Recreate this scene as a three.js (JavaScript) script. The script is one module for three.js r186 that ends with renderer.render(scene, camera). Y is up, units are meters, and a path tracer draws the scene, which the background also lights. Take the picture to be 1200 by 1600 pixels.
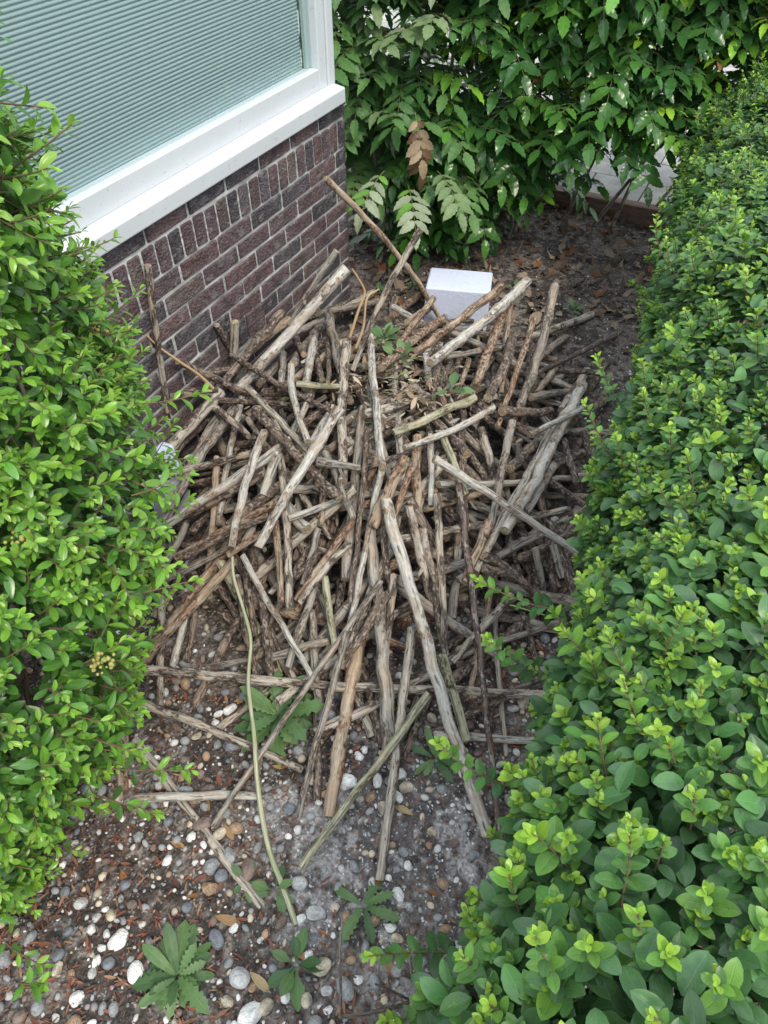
import * as THREE from 'three';
import { RoundedBoxGeometry } from 'three/addons/geometries/RoundedBoxGeometry.js';
import { mergeGeometries } from 'three/addons/utils/BufferGeometryUtils.js';
import { ImprovedNoise } from 'three/addons/math/ImprovedNoise.js';

// ---------------------------------------------------------------- camera, sky, light, exposure
const scene = new THREE.Scene();
const camera = new THREE.PerspectiveCamera(71.56, 0.75, 0.05, 400);
camera.position.set(0, 1.75, 0);
camera.rotation.set(-47.3 * Math.PI / 180, 0, 0);

const renderer = new THREE.WebGLRenderer({ antialias: true });
renderer.toneMapping = THREE.LinearToneMapping;
renderer.toneMappingExposure = 1.8;
renderer.shadowMap.enabled = true;

function overcastSky() {                                            // bright even cloud, a little brighter and warmer overhead
  const W = 256, H = 128, d = new Float32Array(W * H * 4), n = new ImprovedNoise();
  for (let j = 0; j < H; j++) for (let i = 0; i < W; i++) {
    const el = ((j + .5) / H - .5) * Math.PI, az = i / W * 2 * Math.PI, s = Math.sin(el);
    const cx = Math.cos(az) * Math.cos(el), cz = Math.sin(az) * Math.cos(el);
    const cloud = 1 + .10 * n.noise(cx * 2 + 5, s * 3, cz * 2) + .06 * n.noise(cx * 5, s * 7 + 9, cz * 5);
    const b = s > 0 ? (1 + 1.9 * s) / 2.9 * 1.5 * cloud : .28, k = (j * W + i) * 4;
    d[k] = b * .94; d[k + 1] = b * 1.0; d[k + 2] = b * 1.09; d[k + 3] = 1;
  }
  const t = new THREE.DataTexture(d, W, H, THREE.RGBAFormat, THREE.FloatType);
  t.mapping = THREE.EquirectangularReflectionMapping; t.magFilter = THREE.LinearFilter; t.minFilter = THREE.LinearFilter; t.needsUpdate = true;
  return t;
}
scene.background = overcastSky();
scene.environment = scene.background;
const sun = new THREE.DirectionalLight(0xfff1dd, 1.4);
sun.position.set(2.2, 6.5, 2.4); sun.target.position.set(0, 0, -1.6);
sun.castShadow = true; sun.shadow.radius = 24; sun.shadow.mapSize.set(2048, 2048);
Object.assign(sun.shadow.camera, { left: -5, right: 5, top: 5, bottom: -5, near: .5, far: 20 });
scene.add(sun, sun.target);

// ---------------------------------------------------------------- helpers
// ---- the heap's plan: a mound against the wall, and the sticks buried in it
function rng(seed) { let a = seed >>> 0; return () => { a = (a + 0x6D2B79F5) >>> 0; let t = a; t = Math.imul(t ^ (t >>> 15), t | 1); t ^= t + Math.imul(t ^ (t >>> 7), t | 61); return ((t ^ (t >>> 14)) >>> 0) / 4294967296; }; }
const WN = [0.892, 0.452], WT = [0.452, -0.892], WALL = -1.425;      // the wall's outward normal and its run, in plan
const wallDist = (x, z) => x * WN[0] + z * WN[1] - WALL;
const HEAP = [0.02, -1.75], HEAPTOP = 0.36;
function mound(x, z) {
  const dx = x - HEAP[0], dz = z - HEAP[1], u = dx * WT[0] + dz * WT[1], v = dx * WN[0] + dz * WN[1];
  const q = Math.hypot(u / (u > 0 ? 1.12 : 0.95), v / (v < 0 ? 0.92 : 0.72));
  return q >= 1 ? 0 : HEAPTOP * (1 - Math.pow(q, 1.7));
}
// shortest distance between two straight sticks a0-a1 and b0-b1: [distance, s, t, direction b to a]
function nearest(a0, a1, b0, b1) {
  const d1 = [a1[0] - a0[0], a1[1] - a0[1], a1[2] - a0[2]], d2 = [b1[0] - b0[0], b1[1] - b0[1], b1[2] - b0[2]], r = [a0[0] - b0[0], a0[1] - b0[1], a0[2] - b0[2]];
  const dot = (p, q) => p[0] * q[0] + p[1] * q[1] + p[2] * q[2], cl = v => Math.min(1, Math.max(0, v));
  const a = dot(d1, d1), e = dot(d2, d2), f = dot(d2, r), c = dot(d1, r), b = dot(d1, d2), den = a * e - b * b;
  let s = den > 1e-9 ? cl((b * f - c * e) / den) : 0.5, t = (b * s + f) / e;
  if (t < 0) { t = 0; s = cl(-c / a); } else if (t > 1) { t = 1; s = cl((b - c) / a); }
  const g = [0, 1, 2].map(i => a0[i] + d1[i] * s - b0[i] - d2[i] * t), D = Math.hypot(...g);
  return [D, s, t, g];
}
function buriedSticks(count = 132, seed = 7, deep = 0) {
  const R = rng(seed), out = [];
  for (let k = 0; k < count; k++) {
    const layer = k % 3, q = Math.sqrt(R()) * .97, a = R() * 6.283;
    const u = q * Math.cos(a) * .9, v = q * Math.sin(a) * .64 + .04;
    const cx = HEAP[0] + WT[0] * u + WN[0] * v, cz = HEAP[1] + WT[1] * u + WN[1] * v;
    const L = .24 + .36 * R(), r = .0105 + .0085 * R() * R();
    let th = (R() + R() + R() - 1.5) * 1.6 + .2; if (R() < .25) th += 1.5;
    const dx = Math.sin(th) * L / 2, dz = -Math.cos(th) * L / 2, e = .05;
    const y = mound(cx, cz), slope = (mound(cx + dx * .6, cz + dz * .6) - mound(cx - dx * .6, cz - dz * .6)) / (L * .6), sink = .03 + deep + .035 * layer + .02 * R(), jig = (R() - .5) * .25;
    const A = [cx - dx, Math.max(r, y - sink - (slope + jig) * L / 2), cz - dz], B = [cx + dx, Math.max(r, y - sink + (slope + jig) * L / 2), cz + dz];
    for (const p of [A, B]) p[1] = Math.max(r, Math.min(p[1], mound(p[0], p[2]) + .012));
    const w = Math.min(wallDist(A[0], A[2]), wallDist(B[0], B[2])) - .04;
    if (w < 0) for (const p of [A, B]) { p[0] -= w * WN[0]; p[2] -= w * WN[1]; }
    out.push({ a: A, b: B, r, kind: 'bbbbpppgtw'[Math.floor(R() * 10)] });
  }
  for (let it = 0; it < 40; it++) for (let i = 0; i < out.length; i++) for (let j = 0; j < i; j++) {
    const p = out[i], q = out[j], [D, s, t, g] = nearest(p.a, p.b, q.a, q.b), want = (p.r + q.r) * .95;
    if (D >= want) continue;
    const up = g[1] >= 0 ? 1 : -1, m = (want - D) * .3 * up;           // the upper one is lifted, the lower one pressed down
    p.a[1] += m * (1 - s); p.b[1] += m * s; q.a[1] -= m * (1 - t); q.b[1] -= m * t;
    for (const e of [p.a, p.b]) e[1] = Math.max(e[1], p.r * .8);
    for (const e of [q.a, q.b]) e[1] = Math.max(e[1], q.r * .8);
  }
  return out;
}
const V = (x, y, z) => new THREE.Vector3(x, y, z);
const lerp = (a, b, t) => a + (b - a) * t, clamp = (v, a = 0, b = 1) => Math.min(b, Math.max(a, v)), smooth = (a, b, v) => { const t = clamp((v - a) / (b - a)); return t * t * (3 - 2 * t); };
const noise = new ImprovedNoise(), N3 = (x, y, z) => noise.noise(x, y, z);
const fbm = (x, y, z, o = 4) => { let s = 0, a = .5; for (let i = 0; i < o; i++) { s += a * N3(x, y, z); x = x * 2.03 + 7.1; y = y * 2.03 + 3.3; z = z * 2.03 + 1.7; a *= .5; } return s; };
const used = {};
function numbered(name) { const n = used[name] = (used[name] ?? -1) + 1; return n ? `${name}_${String(n).padStart(3, '0')}` : name; }
function tag(o, label, category, group, kind) { if (label) o.userData.label = label; if (category) o.userData.category = category; if (group) o.userData.group = group; if (kind) o.userData.kind = kind; return o; }
function thing(name, label, category, x = 0, y = 0, z = 0, group) { const g = new THREE.Group(); g.name = numbered(name); g.position.set(x, y, z); scene.add(g); return tag(g, label, category, group); }
function part(name, geometry, material, parent, kind) { const m = new THREE.Mesh(geometry, material); m.name = parent === scene ? numbered(name) : name; m.castShadow = m.receiveShadow = true; if (kind) m.userData.kind = kind; parent.add(m); return m; }
const lin = (r, g, b) => new THREE.Color().setRGB(r, g, b);
const toS = v => { v = clamp(v); return v <= .0031308 ? v * 12.92 : 1.055 * Math.pow(v, 1 / 2.4) - .055; };
// a texture from a function (u, v) -> linear [r, g, b] or a number
function tex(w, h, fn, color = true) {
  const d = new Uint8Array(w * h * 4);
  for (let j = 0; j < h; j++) for (let i = 0; i < w; i++) {
    const c = fn((i + .5) / w, (j + .5) / h), k = (j * w + i) * 4;
    if (typeof c === 'number') d[k] = d[k + 1] = d[k + 2] = Math.round(clamp(c) * 255);
    else for (let q = 0; q < 3; q++) d[k + q] = Math.round((color ? toS(c[q]) : clamp(c[q])) * 255);
    d[k + 3] = 255;
  }
  const t = new THREE.DataTexture(d, w, h); t.wrapS = t.wrapT = THREE.RepeatWrapping; t.magFilter = THREE.LinearFilter; t.minFilter = THREE.LinearMipmapLinearFilter; t.generateMipmaps = true;
  if (color) t.colorSpace = THREE.SRGBColorSpace; t.needsUpdate = true; return t;
}
// noise that repeats after 1 in u and v
const TP = Math.PI * 2;
const TBL = new Float32Array(4096); { const r = rng(31); for (let i = 0; i < 4096; i++) TBL[i] = r() * 2 - 1; }
function tileN(u, v, fu, fv, seed, o = 3) {                           // fu, fv: cells across the tile
  let s = 0, a = .62, k = Math.floor(seed * 97); fu = Math.max(1, Math.round(fu)); fv = Math.max(1, Math.round(fv));
  for (let q = 0; q < o; q++) {
    const x = u * fu, y = v * fv, i = Math.floor(x), j = Math.floor(y); let p = x - i, r = y - j; p = p * p * (3 - 2 * p); r = r * r * (3 - 2 * r);
    const i0 = (i % fu + fu) % fu, i1 = (i0 + 1) % fu, j0 = (j % fv + fv) % fv, j1 = (j0 + 1) % fv, h = (c, d) => TBL[(Math.imul(c + k, 73856093) ^ Math.imul(d + k * 3, 19349663)) >>> 7 & 4095];
    const A = h(i0, j0), B = h(i1, j0), C = h(i0, j1), D = h(i1, j1), t = A + (B - A) * p; s += a * (t + (C + (D - C) * p - t) * r);
    a *= .5; fu *= 2; fv *= 2; k += 131;
  }
  return s;
}
const mix3 = (a, b, t) => [lerp(a[0], b[0], t), lerp(a[1], b[1], t), lerp(a[2], b[2], t)];
const mul3 = (a, k) => [a[0] * k, a[1] * k, a[2] * k];
// grows one geometry out of many small pieces
class Grow {
  constructor() { this.p = []; this.n = []; this.u = []; this.i = []; this.c = null; }
  v(p, n, u = 0, w = 0) { this.p.push(p.x, p.y, p.z); this.n.push(n.x, n.y, n.z); this.u.push(u, w); return this.p.length / 3 - 1; }
  tube(points, radii, seg = 5, v0 = 0, cap = true) {                  // points: Vector3[]
    const rings = []; let ref = V(0, 1, 0), len = v0;
    for (let k = 0; k < points.length; k++) {
      const d = points[Math.min(k + 1, points.length - 1)].clone().sub(points[Math.max(k - 1, 0)]).normalize();
      if (k === 0 && Math.abs(d.y) > .9) ref = V(1, 0, 0);
      const a = ref.clone().addScaledVector(d, -ref.dot(d)).normalize(), b = d.clone().cross(a); ref = a;
      if (k) len += points[k].distanceTo(points[k - 1]);
      const ring = [];
      for (let s = 0; s <= seg; s++) { const t = s / seg * TP, n = a.clone().multiplyScalar(Math.cos(t)).addScaledVector(b, Math.sin(t)); ring.push(this.v(points[k].clone().addScaledVector(n, radii[k]), n, s / seg, len / .3)); }
      rings.push(ring);
    }
    for (let k = 0; k < rings.length - 1; k++) for (let s = 0; s < seg; s++) { const [a, b, c, d] = [rings[k][s], rings[k][s + 1], rings[k + 1][s], rings[k + 1][s + 1]]; this.i.push(a, b, d, a, d, c); }
    if (cap) for (const [q, sgn] of [[0, -1], [rings.length - 1, 1]]) {
      const d = points[q].clone().sub(points[q ? q - 1 : 1]).normalize(), c = this.v(points[q], d, .5, .5);
      for (let s = 0; s < seg; s++) sgn > 0 ? this.i.push(rings[q][s], rings[q][s + 1], c) : this.i.push(rings[q][s + 1], rings[q][s], c);
    }
    return this;
  }
  geometry() { const g = new THREE.BufferGeometry(); g.setAttribute('position', new THREE.Float32BufferAttribute(this.p, 3)); g.setAttribute('normal', new THREE.Float32BufferAttribute(this.n, 3)); g.setAttribute('uv', new THREE.Float32BufferAttribute(this.u, 2)); g.setIndex(this.i); return g; }
}
const shown = (x, y, z) => {                                          // roughly how large a thing at this place looks; 0 when it is out of view
  const p = V(x, y, z).applyMatrix4(VIEW); if (p.z > -.1) return 0;
  const a = -p.x / p.z * 1110, b = -p.y / p.z * 1110; return Math.abs(a) > 620 || Math.abs(b) > 820 ? 0 : 1 / -p.z;
};
// which findable thing a place on the ground is nearest to
const MARKS = [['the wall corner', -.1, -2.8], ['the foam block', .32, -2.86], ['the kerb', 1.1, -3.7], ['the mahonia foot', .55, -3.3], ['the open gravel dandelion', -.425, -.29], ['the dandelion under the sticks', -.275, -.865], ['the small plantain', -.185, -.31], ['the bent green stem', -.3, -.67], ['the hedge root', .33, -.71], ['the sand patch', .03, -.5], ['the short level pale stick', -.42, -.68], ['the long crosswise stick', -.1, -.95], ['the dark stick end', -.27, -.46], ['the thickest tan stick', -.1, -.72], ['the upright wall stick', -.62, -1.68], ['the top debris', .06, -1.86], ['the leaning wall stick', .05, -2.5], ['the short dark log', .35, -1.95], ['the longest thick stick', .07, -1.05], ['the long dark stem', .2, -.95], ['the sparse weed', -.04, -.43], ['the sand weed rosette', .13, -.76]];
function nearMark(x, z) {
  let best = null, d = .24; for (const [n, a, b] of MARKS) { const q = Math.hypot(a - x, b - z); if (q < d) { d = q; best = n; } }
  if (best) return 'near ' + best;
  const w = wallDist(x, z), h = .929 * (x + .10) + .369 * (z - .30) ; if (w < .35) return 'beside the brick wall'; if (h > -.22) return 'beside the privet hedge'; if (x < -.45) return 'beside the evergreen shrub';
  return z < -2.3 ? 'on the soil behind the heap' : mound(x, z) > .22 ? 'high on the heap' : mound(x, z) > 0 ? 'on the slope of the heap' : 'on the open ground';
}
camera.updateMatrixWorld(true); const VIEW = camera.matrixWorld.clone().invert();
// ---------------------------------------------------------------- wood
function woodTex(kind, seed) {
  const W = 256, H = 512;
  const warp = (u, v) => u + .05 * tileN(u, v, 3, 6, seed + 31, 2), grain = (u, v) => tileN(warp(u, v), v, 14, 4, seed, 4), fine = (u, v) => tileN(warp(u, v), v, 48, 24, seed + 3, 2), blot = (u, v) => tileN(u, v, 3, 7, seed + 7, 5), spot = (u, v) => tileN(u, v, 16, 44, seed + 11, 3);
  const bare = { g: [.255, .235, .205], w: [.40, .38, .34], t: [.335, .27, .20], b: [.23, .175, .135], p: [.355, .318, .265], n: [.32, .31, .215], d: [.10, .07, .055] }[kind];
  const bark = { g: [.15, .125, .10], w: [.24, .19, .145], t: [.20, .122, .078], b: [.098, .071, .056], p: [.095, .072, .057], n: [.20, .185, .11], d: [.062, .042, .036] }[kind];
  const share = { g: -.16, w: -.30, t: -.02, b: .22, p: .03, n: -.12, d: .2 }[kind];        // how much bark is left
  const cover = (u, v) => smooth(-.035, .035, blot(u, v) + .25 * fine(u, v) + .18 * grain(u, v) + share);
  const map = tex(W, H, (u, v) => {
    const g = grain(u, v), f = fine(u, v), s = spot(u, v), c = cover(u, v);
    let wood = mul3(bare, 1 + .42 * g + .38 * f + .22 * s); wood = mul3(wood, 1 - .55 * smooth(-.34, -.52, g + f * .5));
    wood = mix3(wood, mul3([.27, .18, .105], 1 + g), smooth(.1, .4, tileN(u, v, 3, 5, seed + 21, 4)) * .38);
    let skin = mul3(bark, 1 + .7 * s + .5 * f + .4 * g); skin = mix3(skin, [.34, .30, .25], .6 * smooth(.2, .36, s)); skin = mul3(skin, 1 - .5 * smooth(-.28, -.45, s));
    return mix3(wood, skin, c);
  });
  const bump = tex(W, H, (u, v) => .35 + .32 * cover(u, v) + .30 * grain(u, v) + .28 * fine(u, v) + .2 * spot(u, v) * cover(u, v), false);
  return new THREE.MeshStandardMaterial({ map, bumpMap: bump, bumpScale: kind === 'd' ? .0008 : .0028, roughness: kind === 'd' ? .5 : .86 });
}
const WOOD = {}; 'gwtbpnd'.split('').forEach((k, i) => { WOOD[k] = [woodTex(k, 3.3 + 17 * i)]; });
for (const k of 'gwbpt') WOOD[k].push(woodTex(k, 211 + 13 * 'gwbpt'.indexOf(k)));
const endGrain = new THREE.MeshStandardMaterial({ roughness: .95, map: tex(128, 128, (u, v) => mul3([.44, .36, .25], 1 + .8 * tileN(u, v, 12, 12, 2.2, 3) + .4 * tileN(u, v, 40, 40, 5.2, 2))), bumpMap: tex(128, 128, (u, v) => .5 + tileN(u, v, 20, 20, 6.2, 3), false), bumpScale: .003 });
const darkEnd = new THREE.MeshStandardMaterial({ roughness: .95, map: tex(128, 128, (u, v) => mul3([.28, .21, .145], 1 + .8 * tileN(u, v, 14, 14, 12.2, 3))) });
const twigBrown = new THREE.MeshStandardMaterial({ color: lin(.16, .105, .06), roughness: .85 });
const twigGreen = new THREE.MeshStandardMaterial({ color: lin(.17, .17, .06), roughness: .75 });
const twigGrey = new THREE.MeshStandardMaterial({ map: WOOD.g[0].map, bumpMap: WOOD.g[0].bumpMap, bumpScale: .002, roughness: .9 });
// ---------------------------------------------------------------- ground, path
const groundY = (x, z) => { const near = 1 - smooth(6, 9, Math.hypot(x, z)); return near * (.010 * fbm(x * 3, z * 3, 2.2, 3) + .006 * fbm(x * 14, z * 14, 8.2, 2)); };
{
  const soil = tex(1024, 1024, (u, v) => {
    const a = tileN(u, v, 9, 9, 1.3, 4), b = tileN(u, v, 70, 70, 4.7, 3), c = tileN(u, v, 190, 190, 9.1, 2), e = tileN(u, v, 210, 210, 19.1, 3);
    let k = mix3([.060, .051, .046], [.140, .124, .112], smooth(-.25, .35, a + b * .7));
    k = mul3(k, 1 + .7 * b + .5 * c);
    if (e > .50) k = mix3(k, [.36, .35, .33], .7); else if (e < -.42) k = mix3(k, [.10, .045, .025], .6);
    return k;
  });
  const bump = tex(1024, 1024, (u, v) => .5 + .5 * tileN(u, v, 45, 45, 3.1, 3) + .5 * tileN(u, v, 190, 190, 9.1, 2), false);
  const m = new THREE.MeshStandardMaterial({ map: soil, bumpMap: bump, bumpScale: .012, roughness: .95, vertexColors: true });
  const N = 260, P = new THREE.PlaneGeometry(2, 2, N, N); P.rotateX(-Math.PI / 2);
  const q = P.attributes.position, uv = P.attributes.uv, col = [];
  const warp = s => Math.sign(s) * (2.2 * Math.abs(s) + 118 * Math.pow(Math.abs(s), 7));
  for (let k = 0; k < q.count; k++) {
    const x = warp(q.getX(k)), z = warp(q.getZ(k)) - 1.6; q.setXYZ(k, x, groundY(x, z), z); uv.setXY(k, x / 1.3, z / 1.3);
    // a bed of fine pale sand lies in blotches before the heap
    const d = Math.hypot((x - .02) / .34, (z + .52) / .26) + .9 * fbm(x * 5, z * 5, 3.3, 3), s = 1 - smooth(.55, 1.05, d);
    const c = [1 + 1.0 * s, 1 + 1.18 * s, 1 + 1.38 * s]; col.push(...c);
  }
  P.setAttribute('color', new THREE.Float32BufferAttribute(col, 3)); P.computeVertexNormals();
  tag(part('ground', P, m, scene), 'dark gritty garden soil strewn with pebbles and litter', 'ground', null, 'structure');
}
// ---------------------------------------------------------------- house: brick parapet, white window with a pleated blind
{
  const house = thing('house', 'dark brick house wall with a white framed window above', 'house', WALL * WN[0], 0, WALL * WN[1]);
  house.rotation.y = Math.atan2(WN[0], WN[1]);                        // local x runs along the wall, z points out of it
  const mortar = new THREE.MeshStandardMaterial({ roughness: .95, map: tex(512, 512, (u, v) => mul3([.40, .405, .40], 1 + .22 * tileN(u, v, 6, 6, 2.1, 3) + .5 * tileN(u, v, 90, 90, 5.5, 2))), bumpMap: tex(512, 512, (u, v) => .5 + .6 * tileN(u, v, 60, 60, 7.5, 3), false), bumpScale: .004 });
  const brickMat = [[.098, .066, .070], [.108, .066, .068], [.080, .066, .074], [.100, .076, .072], [.090, .060, .068], [.066, .058, .066], [.112, .070, .072]].map((c, i) => new THREE.MeshStandardMaterial({
    roughness: .82, bumpScale: .005,
    map: tex(256, 256, (u, v) => { const a = tileN(u, v, 3, 5, i * 9.1, 4), b = tileN(u, v, 30, 40, i * 3.7 + 1, 3), s = tileN(u, v, 60, 60, i + 40, 2), w = tileN(u, v, 5, 9, i * 5 + 60, 4); let k = mul3(c, 1 + .5 * a + .45 * b); k = mix3(k, [.22, .205, .205], smooth(.25, .5, w) * .45); k = mix3(k, [.34, .33, .32], .45 * smooth(.42, .55, s)); return mul3(k, 1 - .5 * smooth(-.38, -.55, s)); }),
    bumpMap: tex(256, 256, (u, v) => .5 + .5 * tileN(u, v, 5, 7, i * 4.1, 3) + .5 * tileN(u, v, 34, 40, i * 3.7 + 1, 3), false) }));
  const bR = rng(5);
  function brickGeometry(w, h, d, s) {
    const g = new RoundedBoxGeometry(w, h, d, 2, .006), p = g.attributes.position, uv = [];
    for (let k = 0; k < p.count; k++) {
      const x = p.getX(k), y = p.getY(k), z = p.getZ(k), e = .0035;
      p.setXYZ(k, x + e * fbm(y * 40 + s, z * 30, 3, 2) * 1.4, y + e * fbm(x * 25 + s, z * 30, 9, 2) * 1.6, z + e * fbm(x * 18 + s, y * 30, 5, 2)); uv.push(x / .2 + s * .37, y / .2 + z / .2 + s * .61);
    }
    g.setAttribute('uv', new THREE.Float32BufferAttribute(uv, 2)); g.computeVertexNormals(); return g;
  }
  const D = .06, full = [], half = [], sold = [], quarter = []; for (let s = 0; s < 5; s++) { full.push(brickGeometry(.178, .0545, D, s + 1)); half.push(brickGeometry(.072, .0545, D, s + 11)); quarter.push(brickGeometry(.165, .0545, D, s + 31)); sold.push(brickGeometry(.0495, .0935, D, s + 21)); }
  const core = new THREE.BoxGeometry(3.48, .862, .09); core.translate(2.482 - 1.74, .435, -.049);
  const wall = part('wall', core, mortar, house);
  const pick = a => a[Math.floor(bR() * a.length)];
  const vented = (x, y) => Math.abs(x - 1.735) < .1 && y > .27 && y < .40;
  const put = (g, x, y, z = -D / 2, vent) => { if (!vent && vented(x, y)) return; const b = part('brick', g, pick(brickMat), wall); b.position.set(x + (bR() - .5) * .003, y + (bR() - .5) * .003, z + (bR() - .5) * .003 + .001); b.rotation.z = (bR() - .5) * .012 + (bR() < .5 ? Math.PI : 0); return b; };
  const L0 = .1;                                                      // farther towards the street the shrub hides the wall
  const yb = k => .706 - .0642 * (k + .5);
  for (let k = 0; k < 11; k++) {
    if (k % 2 === 0) { put(pick(half), 2.453, yb(k)); for (let x = 2.41 - .0935; x > L0; x -= .187) put(pick(full), x, yb(k)); }
    else { put(pick(quarter), 2.4035, yb(k)); for (let x = 2.3165 - .0935; x > L0; x -= .187) put(pick(full), x, yb(k)); }
  }
  for (let x = 2.463; x > L0; x -= .0577) put(pick(sold), x, .756);
  for (let x = 2.40; x > L0; x -= .187) put(pick(full), x, .841);
  // the return of the wall round the corner, seen only from a step aside
  const side = new THREE.BoxGeometry(.09, .862, 1.4); side.translate(2.437, .435, -.80); const sw = part('side_wall', side, mortar, house);
  const geos = []; for (let k = 0; k < 11; k++) for (let z = -.095 - (k % 2 ? 0 : .09) - .06; z > -1.4; z -= .187) { const g = pick(full).clone(); g.rotateY(Math.PI / 2); g.translate(2.461, yb(k), z); geos.push(g); }
  for (let z = -.095; z > -1.45; z -= .0577) { const g = pick(sold).clone(); g.rotateY(Math.PI / 2); g.translate(2.461, .756, z); geos.push(g); }
  for (let z = -.16; z > -1.4; z -= .187) { const g = pick(full).clone(); g.rotateY(Math.PI / 2); g.translate(2.461, .841, z); geos.push(g); }
  part('side_bricks', mergeGeometries(geos), brickMat[0], sw, 'stuff');
  // an air brick low in the wall: upright bricks with open slots
  for (const x of [1.599, 1.654, 1.709, 1.764, 1.819]) { put(pick(sold), x, .342, -D / 2 + .005, true); }
  // window
  const paint = new THREE.MeshPhysicalMaterial({ roughness: .34, clearcoat: .25, clearcoatRoughness: .3, map: tex(512, 512, (u, v) => { const a = tileN(u, v, 4, 4, 1.9, 3), s = tileN(u, v, 70, 70, 6.6, 3); let k = mul3([.565, .60, .625], 1 + .03 * a); return mix3(k, [.34, .34, .31], .5 * smooth(.60, .70, s)); }) });
  const box = (x0, x1, y0, y1, z0, z1, r = .004) => { const g = new RoundedBoxGeometry(x1 - x0, y1 - y0, z1 - z0, 3, r); g.translate((x0 + x1) / 2, (y0 + y1) / 2, (z0 + z1) / 2); const p = g.attributes.position, n = g.attributes.normal, uv = []; for (let k = 0; k < p.count; k++) uv.push((p.getX(k) + (Math.abs(n.getX(k)) > .7 ? p.getZ(k) : 0)) / .8, (p.getY(k) + (Math.abs(n.getY(k)) > .7 ? p.getZ(k) : 0)) / .8); g.setAttribute('uv', new THREE.Float32BufferAttribute(uv, 2)); return g; };
  const sillG = box(-1, 2.451, .8705, .921, -.1, .03, .006); { const p = sillG.attributes.position; for (let k = 0; k < p.count; k++) if (p.getY(k) > .9) p.setY(k, p.getY(k) + (.03 - p.getZ(k)) * .16); sillG.computeVertexNormals(); }
  part('window_sill', sillG, paint, house);
  const win = new THREE.Group(); win.name = 'window'; house.add(win);
  part('frame', mergeGeometries([box(2.409, 2.455, .925, 2.38, -.12, -.012, .005), box(-1, 2.455, 2.38, 2.45, -.12, -.012, .005)]), paint, win);
  part('sash_stile', box(2.357, 2.4075, .928, 2.379, -.07, -.018, .004), paint, win);
  part('sash_rail', box(-1, 2.356, .928, .994, -.07, -.0182, .004), paint, win);
  part('sash_rail', box(-1, 2.356, 2.33, 2.379, -.07, -.0182, .004), paint, win);
  part('glazing_seal', mergeGeometries([box(2.335, 2.357, .994, 2.33, -.066, -.052, .001)]), new THREE.MeshStandardMaterial({ color: lin(.42, .50, .47), roughness: .7 }), win);
  const paneG = new THREE.PlaneGeometry(3.358, 1.34); paneG.translate(2.358 - 1.679, 1.662, -.045);
  part('glass', paneG, new THREE.MeshPhysicalMaterial({ color: lin(.86, .93, .94), transmission: 1, thickness: 0, roughness: .02, ior: 1.5 }), win);
  // blind: one cloth folded into pleats
  const bl = new Grow(), pitch = .0102, x0 = -1, x1 = 2.331; let row = [];
  for (let k = 0, y = 2.34; y > .99; k++, y -= pitch / 6) { const f = k % 6 / 6, z = -.070 - .0034 * Math.abs(f - .5) * 2 - .0004 * Math.sin(k * .021); row.push([y, z]); }
  for (const [s, nz] of [[0, 1], [-.003, -1]]) { const ids = row.map(([y, z], k) => { const a = row[Math.max(0, k - 1)], b = row[Math.min(row.length - 1, k + 1)], n = V(0, a[1] - b[1], -(b[0] - a[0])).normalize().multiplyScalar(nz); if (n.z * nz < 0) n.negate(); return [bl.v(V(x0, y, z + s), n, 0, y), bl.v(V(x1, y, z + s), n, 3, y)]; }); for (let k = 0; k < ids.length - 1; k++) { const [a, b] = ids[k], [c, d] = ids[k + 1]; nz > 0 ? bl.i.push(a, c, b, b, c, d) : bl.i.push(a, b, c, b, d, c); } }
  part('pleated_blind', bl.geometry(), new THREE.MeshStandardMaterial({ color: lin(.48, .575, .57), roughness: .9 }), win);
  // above and behind the window, out of the picture
  part('fascia', box(-1, 2.47, 2.452, 2.72, -.14, .02), paint, house);
  part('roof', box(-1, 2.5, 2.722, 2.78, -1.5, .06), new THREE.MeshStandardMaterial({ color: lin(.12, .12, .125), roughness: .9 }), house);
  part('room', box(-1, 2.39, 0, 2.72, -1.5, -.20), new THREE.MeshStandardMaterial({ color: lin(.5, .49, .47), roughness: .9 }), house);
}
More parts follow.
